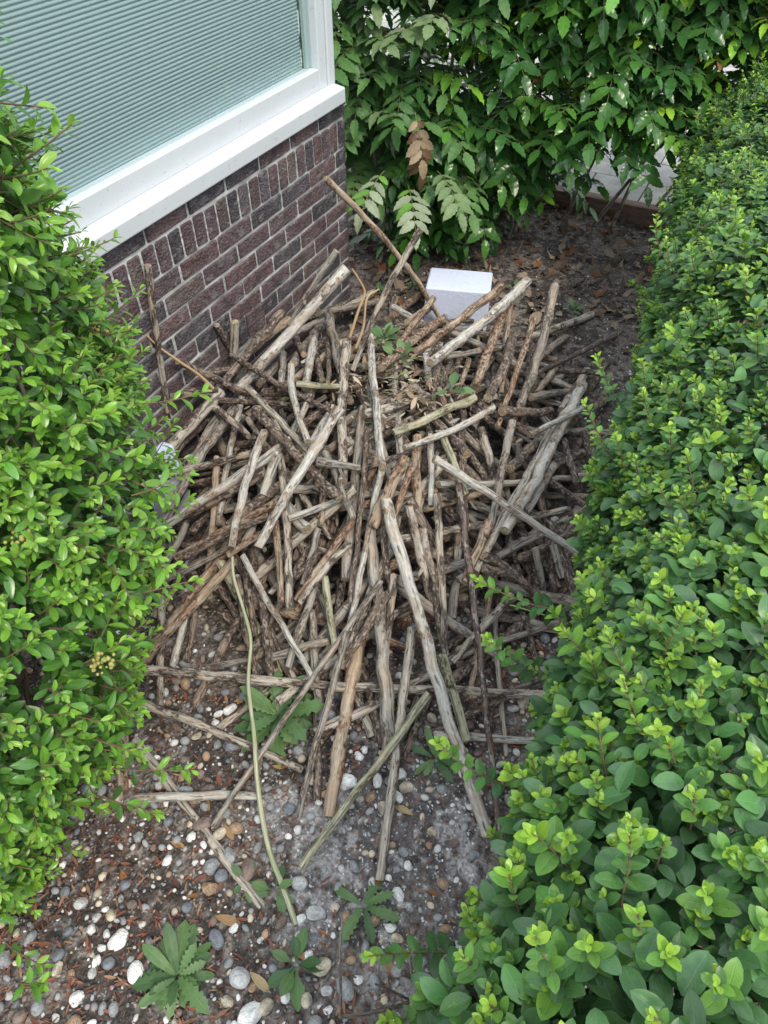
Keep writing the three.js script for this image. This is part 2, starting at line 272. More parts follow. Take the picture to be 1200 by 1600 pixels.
// ---------------------------------------------------------------- kerb and paved path behind the garden
{
  const U = [WN[0], WN[1]], kerbC = V(1.2, 0, -3.83), stone = new THREE.MeshStandardMaterial({ roughness: .93, map: tex(256, 256, (u, v) => mul3([.16, .105, .085], 1 + .5 * tileN(u, v, 4, 4, 3.9, 4) + .6 * tileN(u, v, 50, 50, 1.9, 2))) });
  const ang = Math.atan2(-U[1], U[0]), kg = new RoundedBoxGeometry(.98, .14, .07, 2, .008);
  for (let k = -3; k < 4; k++) { const o = part('kerb_stone', kg, stone, scene); o.position.set(kerbC.x + U[0] * k, .02, kerbC.z + U[1] * k); o.rotation.y = ang; tag(o, 'red brown concrete kerb stone edging the paved path', 'kerb stone', 'kerb stones along the path'); }
  const slabs = [0, 1, 2].map(i => new THREE.MeshStandardMaterial({ roughness: .9, map: tex(256, 256, (u, v) => mul3([.24 + .03 * i, .24 + .03 * i, .23 + .02 * i], 1 + .3 * tileN(u, v, 4, 4, i + 3.9, 4) + .4 * tileN(u, v, 70, 70, i + 1.9, 2))) }));
  const base = new THREE.BoxGeometry(9, .04, 7); base.translate(0, 0, -3.6); const path = part('paved_path', base, new THREE.MeshStandardMaterial({ color: lin(.1, .095, .085), roughness: 1 }), scene);
  path.position.set(kerbC.x, .03, kerbC.z); path.rotation.y = ang; tag(path, 'path of pale square concrete slabs behind the shrubs', 'path', null, 'structure');
  const sg = new RoundedBoxGeometry(.294, .04, .294, 1, .004), r = rng(12);
  for (let i = -14; i < 15; i++) for (let j = 0; j < 10; j++) { const o = part('slab', sg, slabs[Math.floor(r() * 3)], path); o.position.set(i * .3 + (j % 2) * .15, .016 + r() * .004, -.2 - j * .3); }
  const rest = new THREE.BoxGeometry(9, .04, 4); rest.translate(0, .016, -5.06 - .0); const far = part('far_slabs', rest, slabs[1], path, 'stuff');
}
// ---------------------------------------------------------------- sticks
function stickGeometry(a, b, r, R, { bend = .018, taper = .12, curve } = {}) {
  const A = V(...a), B = V(...b), L = A.distanceTo(B), d = B.clone().sub(A).normalize();
  const e1 = (Math.abs(d.y) > .8 ? V(1, 0, 0) : V(0, 1, 0)).cross(d).normalize(), e2 = d.clone().cross(e1);
  const n = Math.max(8, Math.round(L / .022)), seg = 11, s0 = R() * 50, amp = L * bend * (R() - .3) * 1.6, ph = R() * TP, kink = .25 + .5 * R(), kamp = L * bend * (R() - .5);
  const knots = []; for (let k = Math.floor(R() * 3.5); k > 0; k--) knots.push([.1 + .8 * R(), R() * TP, .14 + .2 * R()]);
  const g = new Grow(), rings = [], u0 = R(), v0 = R() * 3, cen = [];
  const rad = s => r * lerp(1 + taper * .5, 1 - taper, s);
  for (let k = 0; k <= n; k++) {
    const s = k / n, w = Math.sin(s * Math.PI) * amp + (1 - Math.abs((s < kink ? s / kink : (1 - s) / (1 - kink)) - 1)) * kamp + r * .35 * N3(s * L * 14, s0, 1.1), w2 = r * .35 * N3(s * L * 14, s0, 7.7);
    const c = A.clone().lerp(B, s).addScaledVector(e1, Math.cos(ph) * w + w2).addScaledVector(e2, Math.sin(ph) * w); cen.push(c);
    const ring = [];
    for (let q = 0; q <= seg; q++) {
      const t = q / seg * TP; let rr = rad(s) * (1 + .16 * fbm(Math.cos(t) * 1.2 + s0, Math.sin(t) * 1.2, s * L * 16, 2));
      for (const [ks, kt, kh] of knots) { const dt = Math.cos(t - kt), ds = (s - ks) * L / (r * 1.4); rr += r * kh * Math.exp(-ds * ds) * (.4 + .6 * Math.max(0, dt)); }
      const nn = e1.clone().multiplyScalar(Math.cos(t)).addScaledVector(e2, Math.sin(t));
      ring.push(g.v(c.clone().addScaledVector(nn, rr), nn, u0 + q / seg, v0 + s * L / .35));
    }
    rings.push(ring);
  }
  const ends = [];
  for (const q of [0, n]) {                                           // broken or sawn ends: a ragged lip on the bark and a face of end grain
    const out = d.clone().multiplyScalar(q ? 1 : -1), jag = R() < .45 ? .12 : .5 + 1.1 * R(), tilt = R() * TP, cut = (R() - .5) * .5, ring = [], eg = new Grow(), lip = [], inner = [];
    for (let k = 0; k <= seg; k++) {
      const t = (k % seg) / seg * TP, src = rings[q][k], p = V(g.p[src * 3], g.p[src * 3 + 1], g.p[src * 3 + 2]);
      const h = rad(q / n) * (.12 + jag * (.5 + .5 * N3(Math.cos(t) * 2.4 + s0 + q, Math.sin(t) * 2.4, 3.3)) * (.4 + .6 * Math.abs(N3(k % seg * 1.7, s0, q))) + cut * Math.cos(t - tilt) + Math.abs(cut));
      const pc = cen[q].clone().lerp(p, .95).addScaledVector(out, h), nn = p.clone().sub(cen[q]).normalize();
      ring.push(g.v(pc, nn, u0 + k / seg, v0 + (q ? L + h : -h) / .35));
      lip.push(eg.v(pc, out, .5 + .4 * Math.cos(t), .5 + .4 * Math.sin(t)));
      inner.push(eg.v(cen[q].clone().lerp(p, .5).addScaledVector(out, h * .45), out.clone().addScaledVector(nn, .3 * N3(k % seg, 2.2, s0)).normalize(), .5 + .2 * Math.cos(t), .5 + .2 * Math.sin(t)));
    }
    const mid = eg.v(cen[q].clone().addScaledVector(out, rad(q / n) * .2), out, .5, .5), from = rings[q];
    for (let k = 0; k < seg; k++) {
      if (q) { g.i.push(from[k], from[k + 1], ring[k + 1], from[k], ring[k + 1], ring[k]); eg.i.push(lip[k], lip[k + 1], inner[k + 1], lip[k], inner[k + 1], inner[k], inner[k], inner[k + 1], mid); }
      else { g.i.push(ring[k], ring[k + 1], from[k + 1], ring[k], from[k + 1], from[k]); eg.i.push(lip[k + 1], lip[k], inner[k], lip[k + 1], inner[k], inner[k + 1], inner[k + 1], inner[k], mid); }
    }
    ends.push(eg.geometry());
  }
  for (let k = 0; k < n; k++) for (let q = 0; q < seg; q++) { const [p, o, m, w] = [rings[k][q], rings[k][q + 1], rings[k + 1][q], rings[k + 1][q + 1]]; g.i.push(p, o, w, p, w, m); }
  if (R() < .3) {                                                     // the stub of a side branch
    const s = .15 + .7 * R(), c = cen[Math.round(s * n)], t = R() * TP, out = e1.clone().multiplyScalar(Math.cos(t)).addScaledVector(e2, Math.sin(t)).addScaledVector(d, .5).normalize();
    g.tube([c.clone(), c.clone().addScaledVector(out, r * 1.3), c.clone().addScaledVector(out, r * (1.6 + 1.4 * R()))], [r * .6, r * .5, r * .38], 7, v0);
  }
  return { body: g.geometry(), ends };
}
const KIND = { g: 'grey bare sticks in the heap', w: 'pale barkless sticks in the heap', t: 'tan sticks in the heap', b: 'dark barked sticks in the heap', p: 'patchy sticks in the heap', n: 'greenish sticks in the heap', d: 'smooth dark sticks in the heap' };
const stickR = rng(99), said = {};
function wordsFor(a, b, r, kind, buried) {                            // thickness, length, look, where it lies
  const L = Math.hypot(a[0] - b[0], a[1] - b[1], a[2] - b[2]), x = (a[0] + b[0]) / 2, z = (a[2] + b[2]) / 2, steep = Math.abs(a[1] - b[1]) / L, dx = Math.abs(a[0] - b[0]), dz = Math.abs(a[2] - b[2]);
  const look = { g: 'grey bare', w: 'pale barkless', t: 'tan', b: 'dark barked', p: 'patchy peeling', n: 'greenish', d: 'smooth dark' }[kind];
  return `${L < .2 ? 'short ' : L > .45 ? 'long ' : ''}${r < .0095 ? 'thin ' : r > .0135 ? 'thick ' : ''}${look} stick ${buried ? 'buried ' : steep > .5 ? 'standing steeply ' : dx > dz ? 'lying crosswise ' : 'lying '}${nearMark(x, z)}${buried ? ' under others' : ''}`;
}
function addStick(a, b, r, kind, label, group, o) {
  const { body, ends } = stickGeometry(a, b, r, stickR, o), m = WOOD[kind][Math.floor(stickR() * WOOD[kind].length)];
  const base = a[1] < b[1] ? a : b, t = thing('stick', label, 'stick', ...base, group);
  body.translate(-base[0], -base[1], -base[2]); part('bark', body, m, t);
  for (const e of ends) { e.translate(-base[0], -base[1], -base[2]); part('broken_end', e, stickR() < .6 ? endGrain : darkEnd, t); }
}
// ends (m) and radius of each stick of the top layer, in the order in which they were thrown on
const TOP = `
-0.651 0.772 -1.827 -0.684 0.311 -1.761 0.0102 p
-0.547 0.448 -2.031 -0.531 0.342 -2.066 0.0095 b
-0.498 0.435 -2.071 -0.530 0.275 -2.061 0.0141 p
-0.367 0.253 -2.380 -0.489 0.262 -2.144 0.0140 t
-0.259 0.145 -2.505 -0.317 0.292 -2.048 0.0171 g
-0.381 0.182 -2.203 -0.434 0.220 -2.024 0.0147 g
-0.501 0.224 -2.121 -0.540 0.184 -2.034 0.0135 g
-0.582 0.309 -1.966 -0.532 0.276 -2.034 0.0118 b
-0.359 0.390 -2.202 -0.613 0.230 -1.847 0.0146 b
-0.030 0.010 -3.038 -0.315 0.184 -2.489 0.0123 b
-0.052 0.058 -2.910 -0.334 0.223 -2.338 0.0149 p
-0.020 0.041 -2.873 -0.253 0.216 -2.484 0.0137 g
-0.205 0.261 -2.251 -0.178 0.364 -1.844 0.0090 b
-0.245 0.268 -2.136 -0.204 0.326 -1.907 0.0120 b
-0.346 0.232 -2.312 -0.281 0.314 -2.069 0.0132 b
0.050 0.016 -2.933 0.037 0.020 -2.785 0.0157 g
0.276 0.009 -2.872 0.249 0.216 -2.406 0.0108 g
0.156 0.017 -2.953 0.019 0.123 -2.587 0.0166 t
0.243 0.012 -2.906 0.087 0.299 -2.293 0.0135 t
0.189 0.300 -2.452 0.052 0.316 -2.128 0.0116 t
0.222 0.241 -2.399 -0.006 0.405 -1.868 0.0153 t
0.512 0.247 -2.230 0.201 0.402 -1.928 0.0105 g
0.775 0.024 -2.609 0.577 0.199 -2.207 0.0142 g
0.924 0.015 -2.800 0.544 0.111 -2.464 0.0148 p
0.787 0.015 -2.455 0.747 0.050 -2.277 0.0152 b
0.928 0.013 -2.458 0.819 0.013 -2.269 0.0128 b
0.652 0.128 -2.237 0.546 0.182 -2.026 0.0128 t
0.694 0.085 -2.151 0.504 0.229 -1.940 0.0147 g
0.879 0.014 -2.227 0.665 0.115 -1.941 0.0153 b
0.809 0.050 -2.333 0.625 0.155 -1.963 0.0156 p
0.143 0.317 -2.050 0.145 0.346 -1.857 0.0126 w
0.198 0.337 -1.949 0.212 0.333 -1.831 0.0083 b
0.383 0.253 -2.130 0.291 0.298 -1.897 0.0130 g
0.291 0.308 -2.040 0.233 0.328 -1.837 0.0095 t
0.469 0.330 -2.356 0.397 0.257 -1.929 0.0100 t
0.417 0.360 -2.222 0.300 0.323 -1.887 0.0151 t
0.455 0.312 -2.162 0.327 0.359 -1.775 0.0172 b
0.686 0.146 -1.847 0.723 0.058 -1.648 0.0174 b
0.719 0.131 -1.888 0.760 0.042 -1.673 0.0166 b
0.594 0.178 -1.768 0.619 0.133 -1.624 0.0126 b
0.524 0.151 -1.606 0.645 0.070 -1.587 0.0131 b
0.493 0.121 -1.424 0.324 0.171 -1.283 0.0112 g
0.685 0.068 -1.543 0.392 0.161 -1.291 0.0117 b
0.439 0.165 -1.311 0.473 0.034 -1.241 0.0102 g
0.500 0.132 -1.356 0.529 0.063 -1.297 0.0105 p
0.550 0.073 -1.395 0.573 0.032 -1.328 0.0087 b
0.511 0.030 -1.234 0.326 0.083 -1.161 0.0109 b
-0.647 0.058 -1.218 -0.596 0.010 -0.885 0.0114 p
-0.559 0.083 -1.174 -0.586 0.012 -1.024 0.0115 w
-0.530 0.091 -1.162 -0.544 0.026 -1.030 0.0088 b
-0.754 0.033 -1.303 -0.658 0.082 -1.331 0.0123 g
-0.699 0.046 -1.223 -0.596 0.155 -1.419 0.0122 g
-0.463 0.170 -1.260 -0.282 0.045 -0.985 0.0139 n
-0.410 0.174 -1.211 -0.342 0.059 -0.963 0.0103 b
-0.390 0.173 -1.235 -0.350 0.114 -1.062 0.0096 b
-0.342 0.149 -1.164 -0.262 0.009 -0.849 0.0110 b
-0.472 0.055 -0.992 -0.358 0.093 -0.995 0.0094 g
-0.295 0.095 -1.000 -0.147 0.142 -1.018 0.0118 g
-0.326 0.183 -1.112 -0.299 0.073 -0.950 0.0093 b
-0.163 0.202 -1.184 -0.128 0.151 -0.999 0.0102 n
-0.187 0.188 -1.172 -0.250 0.120 -0.960 0.0110 g
-0.266 0.189 -1.215 -0.312 0.161 -1.162 0.0087 w
-0.067 0.093 -1.075 -0.130 0.015 -0.616 0.0175 t
0.120 0.021 -0.927 0.049 0.008 -0.763 0.0098 b
0.090 0.022 -0.915 0.044 0.017 -0.798 0.0107 g
-0.033 0.054 -0.891 -0.066 0.034 -0.847 0.0083 b
-0.687 0.052 -0.948 -0.641 0.014 -0.685 0.0155 t
-0.654 0.049 -0.901 -0.207 0.014 -0.728 0.0106 p
-0.638 0.010 -0.805 -0.272 0.010 -0.425 0.0113 p
-0.586 0.036 -0.648 -0.310 0.020 -0.662 0.0107 w
0.400 0.046 -1.171 0.441 0.007 -0.886 0.0078 b
0.316 0.052 -1.151 0.309 0.006 -0.769 0.0076 p
0.464 0.059 -0.982 0.094 0.010 -0.813 0.0093 b
0.131 0.024 -0.816 0.407 0.026 -0.799 0.0098 w
-0.597 0.175 -1.914 -0.736 0.157 -1.647 0.0189 b
-0.549 0.277 -1.903 -0.698 0.196 -1.707 0.0190 p
-0.642 0.327 -1.849 -0.550 0.297 -1.888 0.0084 b
-0.661 0.363 -1.776 -0.575 0.293 -1.869 0.0093 b
-0.407 0.249 -1.939 -0.273 0.299 -1.862 0.0126 b
-0.545 0.272 -1.868 -0.290 0.295 -1.816 0.0095 b
-0.557 0.203 -1.869 -0.681 0.112 -1.476 0.0184 g
-0.499 0.235 -1.865 -0.658 0.147 -1.498 0.0154 g
-0.354 0.285 -1.507 -0.706 0.108 -1.430 0.0153 b
-0.330 0.325 -1.691 -0.246 0.214 -1.076 0.0120 p
-0.279 0.342 -1.583 -0.675 0.166 -1.377 0.0145 w
-0.595 0.159 -1.293 -0.260 0.339 -1.367 0.0129 t
-0.565 0.176 -1.279 -0.327 0.285 -1.335 0.0110 b
-0.639 0.113 -1.242 -0.436 0.218 -1.275 0.0092 g
-0.436 0.205 -1.263 -0.323 0.255 -1.314 0.0090 t
-0.314 0.328 -1.535 -0.345 0.280 -1.424 0.0141 w
-0.305 0.267 -1.327 -0.270 0.218 -1.099 0.0097 t
-0.185 0.250 -1.318 -0.223 0.182 -1.177 0.0096 g
-0.177 0.238 -1.251 -0.240 0.201 -1.184 0.0069 b
-0.089 0.274 -1.321 -0.237 0.181 -1.126 0.0104 t
-0.100 0.255 -1.260 -0.227 0.192 -1.111 0.0112 p
-0.179 0.292 -1.438 -0.175 0.267 -1.320 0.0090 t
-0.263 0.279 -1.334 -0.121 0.304 -1.383 0.0099 w
-0.168 0.342 -1.528 -0.087 0.313 -1.303 0.0109 g
-0.425 0.191 -1.244 -0.678 0.059 -0.976 0.0123 t
-0.389 0.223 -1.240 -0.180 0.127 -0.919 0.0086 w
-0.257 0.273 -2.221 -0.252 0.348 -1.831 0.0148 w
-0.376 0.198 -2.237 -0.346 0.278 -1.947 0.0125 w
-0.217 0.240 -2.445 -0.141 0.352 -1.918 0.0166 g
-0.134 0.500 -2.303 -0.493 0.253 -1.963 0.0189 w
-0.167 0.550 -2.339 -0.357 0.253 -2.349 0.0104 w
-0.519 0.328 -2.042 -0.162 0.363 -1.698 0.0093 b
-0.305 0.358 -1.938 -0.219 0.397 -1.522 0.0114 w
-0.125 0.382 -2.045 -0.113 0.348 -1.416 0.0156 p
-0.267 0.386 -1.804 -0.141 0.379 -1.803 0.0093 n
-0.636 0.446 -1.838 -0.467 0.237 -1.947 0.0114 b
-0.443 0.325 -1.862 -0.186 0.375 -1.465 0.0112 p
-0.559 0.251 -1.852 -0.427 0.276 -1.687 0.0115 p
-0.728 0.159 -1.613 -0.350 0.295 -1.607 0.0119 p
-0.389 0.370 -1.689 -0.127 0.360 -1.337 0.0145 b
-0.129 0.451 -1.598 -0.334 0.306 -1.210 0.0140 w
-0.357 0.351 -1.611 -0.412 0.269 -1.242 0.0123 w
-0.184 0.387 -1.448 -0.072 0.370 -1.442 0.0110 g
-0.074 0.323 -1.481 0.114 0.325 -1.574 0.0092 b
-0.050 0.330 -2.187 -0.005 0.431 -1.381 0.0127 w
-0.050 0.388 -1.579 -0.090 0.203 -1.104 0.0081 b
-0.006 0.331 -1.485 -0.094 0.145 -1.052 0.0097 w
0.094 0.360 -1.583 0.096 0.281 -1.373 0.0129 t
0.140 0.339 -1.607 0.132 0.291 -1.371 0.0092 w
0.059 0.390 -1.458 -0.030 0.280 -1.308 0.0171 t
0.077 0.366 -1.440 0.030 0.295 -1.326 0.0099 t
0.072 0.310 -1.370 0.156 0.215 -1.277 0.0134 b
0.071 0.314 -1.342 0.137 0.122 -1.147 0.0132 p
0.106 0.274 -1.297 0.147 0.153 -1.161 0.0096 w
0.000 0.266 -1.297 0.021 0.173 -1.147 0.0095 b
0.140 0.198 -1.187 0.169 0.064 -1.032 0.0112 b
0.178 0.343 -1.828 0.205 0.323 -1.715 0.0089 t
0.171 0.358 -1.602 0.232 0.296 -1.409 0.0113 n
0.147 0.334 -1.372 0.167 0.082 -1.016 0.0106 p
0.285 0.335 -1.795 0.032 0.370 -1.589 0.0127 n
0.341 0.334 -1.752 0.059 0.409 -1.482 0.0107 w
0.441 0.360 -2.436 0.104 0.322 -2.059 0.0147 t
0.534 0.380 -2.438 0.146 0.431 -1.853 0.0179 w
0.655 0.330 -2.480 0.458 0.240 -1.882 0.0170 g
0.529 0.360 -2.209 0.363 0.262 -1.744 0.0106 t
1.004 0.015 -2.647 0.561 0.187 -2.133 0.0114 d
0.390 0.295 -1.781 0.575 0.181 -1.921 0.0159 b
0.402 0.300 -1.721 0.295 0.185 -1.326 0.0125 g
0.573 0.192 -1.826 0.251 0.208 -1.201 0.0137 p
0.540 0.177 -1.656 0.430 0.181 -1.455 0.0168 w
0.703 0.194 -2.051 0.342 0.247 -1.318 0.0183 w
0.679 0.205 -1.908 0.460 0.285 -1.683 0.0099 w
0.140 0.419 -1.424 0.673 0.078 -1.274 0.0114 w
0.297 0.243 -1.348 0.219 0.222 -1.160 0.0135 t
0.282 0.231 -1.234 0.457 0.070 -1.206 0.0137 b
0.275 0.220 -1.205 0.361 0.177 -1.203 0.0108 b
0.314 0.146 -1.233 0.229 0.007 -0.929 0.0087 t
0.354 0.125 -1.177 0.183 0.081 -0.997 0.0114 p
0.516 0.034 -1.157 0.279 0.077 -1.045 0.0090 g
0.159 0.089 -1.004 0.210 0.038 -0.794 0.0133 n
0.029 0.218 -1.178 -0.020 0.014 -0.879 0.0110 p
-0.616 0.100 -0.959 0.452 0.060 -0.910 0.0131 p
0.005 0.201 -1.127 -0.112 0.118 -0.961 0.0127 b
0.074 0.127 -1.064 -0.010 0.011 -0.479 0.0125 p
0.005 0.338 -1.334 0.240 0.020 -0.577 0.0163 w
0.109 0.110 -0.879 -0.184 0.041 -0.498 0.0101 n
-0.012 0.220 -1.154 -0.401 0.033 -0.587 0.0080 g
-0.099 0.189 -1.013 -0.204 0.011 -0.620 0.0088 g
0.211 0.327 -1.411 0.272 0.015 -0.499 0.0098 d
0.113 0.720 -2.142 -0.101 0.354 -1.922 0.0101 p
-0.202 0.709 -2.551 0.259 0.030 -2.693 0.0114 t
`.trim().split('\n').map(l => l.split(' '));
const KNOWN = {
  0: 'patchy grey stick standing upright against the brick wall', 164: 'long slender brown stick leaning on the wall corner with its top',
  162: 'long smooth dark stem running from the heap down to the gravel', 158: 'longest thick stick, bleached above and brown at its lower end',
  155: 'long brown stick lying crosswise over the foot of the heap', 163: 'thin pale stick pointing steeply up from the top of the heap', 103: 'thick pale stick with bark on its end, leaning towards the wall',
  104: 'thin pale stick beside the thick one leaning towards the wall', 136: 'thick pale grey stick reaching out over the white foam block', 135: 'orange brown stick lying across the white foam block',
  137: 'thick grey stick with a knotted tip pointing at the leaf litter', 139: 'straight dark grey stick pointing from the heap towards the hedge', 146: 'long thin whitish stick lying crosswise down to the privet hedge',
  144: 'broad whitish plank like stick lying high on the hedge side', 140: 'short thick dark log lying level among slanting pale sticks', 123: 'thick tan stub with a sawn end facing the path',
  69: 'short pale stick lying level on the gravel', 68: 'dark patchy stick lying on the gravel under the short pale one', 67: 'curved patchy stick lying on the gravel beside the dandelion', 66: 'thick grey tan stick lying under the evergreen shrub',
  62: 'thickest tan stick propped on the gravel with split bark', 157: 'long brown stick with peeling bark standing out onto the sand', 159: 'greenish grey stick propped across the brown one on the sand',
  160: 'long thin grey stick slanting down across the dandelion', 161: 'thin grey brown stick slanting onto the gravel beside the thick tan one', 98: 'smooth tan stick slanting out under the evergreen shrub',
  73: 'pale stick lying level on the soil near the hedge roots', 52: 'curved greenish stick with lichen arching down to the gravel', 114: 'pale mottled stick lying diagonally on top of the heap', 115: 'pale straight stick lying on top near the evergreen shrub',
  99: 'thin bleached stick slanting down to the long crosswise stick',
};
TOP.forEach((q, i) => {
  const n = q.slice(0, 7).map(Number), k = q[7];
  const long = Math.hypot(n[0] - n[3], n[1] - n[4], n[2] - n[5]) > .6;
  addStick(n.slice(0, 3), n.slice(3, 6), n[6], k, KNOWN[i] ?? wordsFor(n.slice(0, 3), n.slice(3, 6), n[6], k), KNOWN[i] ? null : KIND[k], k === 'd' ? { bend: .012, taper: .3 } : { bend: long ? .03 : .026 });
});
for (const s of buriedSticks()) addStick(s.a, s.b, s.r, s.kind, wordsFor(s.a, s.b, s.r, s.kind, true), 'sticks buried in the heap');
{ // deeper still: sticks that only show through the gaps
  const R = rng(301), gs = { b: [], p: [], g: [] };
  for (const s of buriedSticks(130, 77, .05)) gs['bpg'[Math.floor(R() * 3)]].push(stickGeometry(s.a, s.b, s.r, R).body);
  const g = new THREE.Group(); g.name = 'deep_sticks'; scene.add(g); tag(g, 'dark tangle of sticks deep inside the heap', 'sticks', null, 'stuff');
  for (const k in gs) part('deep_sticks', mergeGeometries(gs[k]), WOOD[k][0], g, 'stuff');
}

function bentStem(name, label, category, pts, r0, r1, m, seg = 7) {
  const c = new THREE.CatmullRomCurve3(pts.map(p => V(...p))), n = pts.length * 5, P = c.getPoints(n), base = pts.reduce((a, b) => a[1] < b[1] ? a : b);
  const g = new Grow().tube(P, P.map((_, i) => lerp(r0, r1, i / n) * (1 + .12 * N3(i * .7, r0 * 900, 2))), seg).geometry(); g.translate(-base[0], -base[1], -base[2]);
  const o = part(name, g, m, scene); o.position.set(...base); return tag(o, label, category);
}
const cane = new THREE.MeshStandardMaterial({ roughness: .6, map: tex(64, 256, (u, v) => mul3(mix3([.24, .27, .15], [.36, .36, .24], smooth(-.2, .3, tileN(u, v, 3, 5, 4.4, 3))), 1 + .5 * tileN(u, v, 20, 6, 8.8, 2))) });
bentStem('green_stem', 'long thin bent pale green stem hanging over the gravel', 'stem', [[-.409, .26, -1.211], [-.402, .24, -1.161], [-.372, .2, -1.085], [-.35, .15, -1.019], [-.349, .13, -.954], [-.345, .125, -.902], [-.33, .12, -.834], [-.316, .11, -.772], [-.3, .09, -.677], [-.281, .06, -.592], [-.256, .03, -.518], [-.23, .015, -.469], [-.191, .006, -.388]], .0042, .0068, cane);
const dry = new THREE.MeshStandardMaterial({ color: lin(.42, .29, .16), roughness: .85 });
bentStem('thin_twig', 'thin tan twig arching from the wall onto the heap', 'twig', [[-.72, .62, -1.796], [-.679, .55, -1.788], [-.619, .48, -1.791], [-.576, .42, -1.808], [-.542, .36, -1.816]], .0022, .0055, dry);
bentStem('dry_stalk', 'dry forked tan stalk standing at the back of the heap', 'stalk', [[-.119, .34, -2.132], [-.088, .42, -2.174], [-.066, .47, -2.206], [-.086, .52, -2.206], [-.107, .56, -2.201]], .0055, .003, dry);
bentStem('dry_stalk', 'dry tan stalk bent over beside the forked one', 'stalk', [[-.097, .34, -2.062], [-.071, .38, -2.137], [-.057, .46, -2.189], [-.018, .46, -2.244]], .005, .003, dry);
bentStem('grass_blade', 'single pale green grass stalk between the sticks and hedge', 'grass', [[.339, .12, -1.157], [.412, .1, -1.145], [.482, .08, -1.135]], .0022, .0012, new THREE.MeshStandardMaterial({ color: lin(.3, .4, .12), roughness: .6 }));
// ---------------------------------------------------------------- foliage
const leafTex = tex(64, 128, (u, v) => { const m = Math.abs(u - .5), vein = Math.abs(((v * 9 + m * 5) % 1) - .5); let k = .80 + .10 * tileN(u, v, 5, 8, 3.3, 3); if (m < .035) k = 1; else if (vein < .07) k += .07; return [k, k, k * .97]; });
const leafBump = tex(64, 128, (u, v) => { const m = Math.abs(u - .5), vein = Math.abs(((v * 9 + m * 5) % 1) - .5); return .6 - (m < .04 ? .4 : 0) - (vein < .1 ? .14 : 0) + .12 * tileN(u, v, 8, 12, 5.1, 2); }, false);
// a blade of unit length along +z, face up (+y); outline gives half widths at stations along it
function bladeGeometry(stations, fold, curl, wave = 0, half = 1) {
  const g = new Grow(), n = stations.length, rows = [], across = [-1, -.5, 0, .5, 1];
  for (let k = 0; k < n; k++) {
    const [z, w] = stations[k], drop = -curl * z * z, row = across.map(c => g.v(V(c * w, drop + Math.abs(c) * w * fold - .35 * fold * w * c * c + wave * Math.sin(k * 2.1 + c) * Math.abs(c), z * (1 - curl * curl * .3 * z)), V(0, 1, 0), .5 + c * .5, z)); rows.push(row);
  }
  for (let k = 0; k < n - 1; k++) for (let c = 0; c < 4; c++) { const [p, q, r, s] = [rows[k][c], rows[k][c + 1], rows[k + 1][c], rows[k + 1][c + 1]]; g.i.push(p, r, q, q, r, s); }
  const o = g.geometry(); o.computeVertexNormals(); return o;
}
const privetLeaf = [[.35, .22], [.2, .3], [.45, .16]].map(([f, c]) => bladeGeometry([[0, .01], [.12, .15], [.32, .26], [.55, .285], [.78, .225], [.92, .125], [1, .012]], f, c));
const fireLeaf = [[.45, .25], [.3, .12], [.55, .4]].map(([f, c]) => bladeGeometry([[0, .012], [.15, .09], [.4, .17], [.65, .195], [.85, .14], [.96, .06], [1, .006]], f, c));
const hollyLeaf = [[.25, .25, .02], [.4, .4, .03], [.15, .12, .015]].map(([f, c, w]) => bladeGeometry([[0, .03], [.1, .15], [.18, .165], [.27, .235], [.36, .20], [.46, .24], [.55, .19], [.66, .20], [.75, .135], [.84, .12], [.91, .055], [1, .002]], f, c, w));
const leafMat = (color, rough, trans = .3) =>  // matt, light-scattering flesh under a waxy skin
  new THREE.MeshPhysicalMaterial({ color, map: leafTex, bumpMap: leafBump, bumpScale: .0012, roughness: 1, specularIntensity: .3, clearcoat: rough < .6 ? .85 : 0, clearcoatRoughness: rough, transmission: trans, thickness: 0, ior: 1.45, side: THREE.DoubleSide });
const X = V(1, 0, 0), Y = V(0, 1, 0), Z = V(0, 0, 1);
function aim(p, dir, up, size, roll = 0) {                            // leaf matrix: z along dir, y as near to up as it goes
  const z = dir.clone().normalize(), x = up.clone().cross(z); if (x.lengthSq() < 1e-6) x.set(1, 0, 0); x.normalize(); const y = z.clone().cross(x);
  const m = new THREE.Matrix4().makeBasis(x, y, z); if (roll) m.multiply(new THREE.Matrix4().makeRotationZ(roll));
  return m.scale(V(size, size, size)).setPosition(p);
}
// the leaves of one plant: those that look largest are parts of their own, the rest one mass
function leafy(plant, leaves, shapes, palette, rough, trans, most = 300) {
  const base = plant.position, mats = palette.map(c => leafMat(lin(...c), rough, trans));
  for (const l of leaves) { l.m.premultiply(new THREE.Matrix4().makeTranslation(-base.x, -base.y, -base.z)); l.score = l.size * shown(l.p.x, l.p.y, l.p.z) * (l.inner ? 0 : 1); }
  const order = leaves.map((l, i) => i).sort((a, b) => leaves[b].score - leaves[a].score), single = new Set(order.slice(0, most).filter(i => leaves[i].score > 0));
  for (const i of single) { const l = leaves[i], o = part('leaf', shapes[l.s % shapes.length], mats[l.c], plant); o.applyMatrix4(l.m); }
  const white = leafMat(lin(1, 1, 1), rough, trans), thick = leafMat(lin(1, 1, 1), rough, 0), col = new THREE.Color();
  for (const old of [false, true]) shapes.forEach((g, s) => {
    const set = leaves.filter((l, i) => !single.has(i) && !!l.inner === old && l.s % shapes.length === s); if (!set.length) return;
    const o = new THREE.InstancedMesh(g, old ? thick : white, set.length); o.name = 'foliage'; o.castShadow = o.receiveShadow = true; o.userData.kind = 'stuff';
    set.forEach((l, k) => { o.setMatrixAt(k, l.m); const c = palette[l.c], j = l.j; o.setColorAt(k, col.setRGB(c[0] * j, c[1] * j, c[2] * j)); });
    plant.add(o);
  });
}
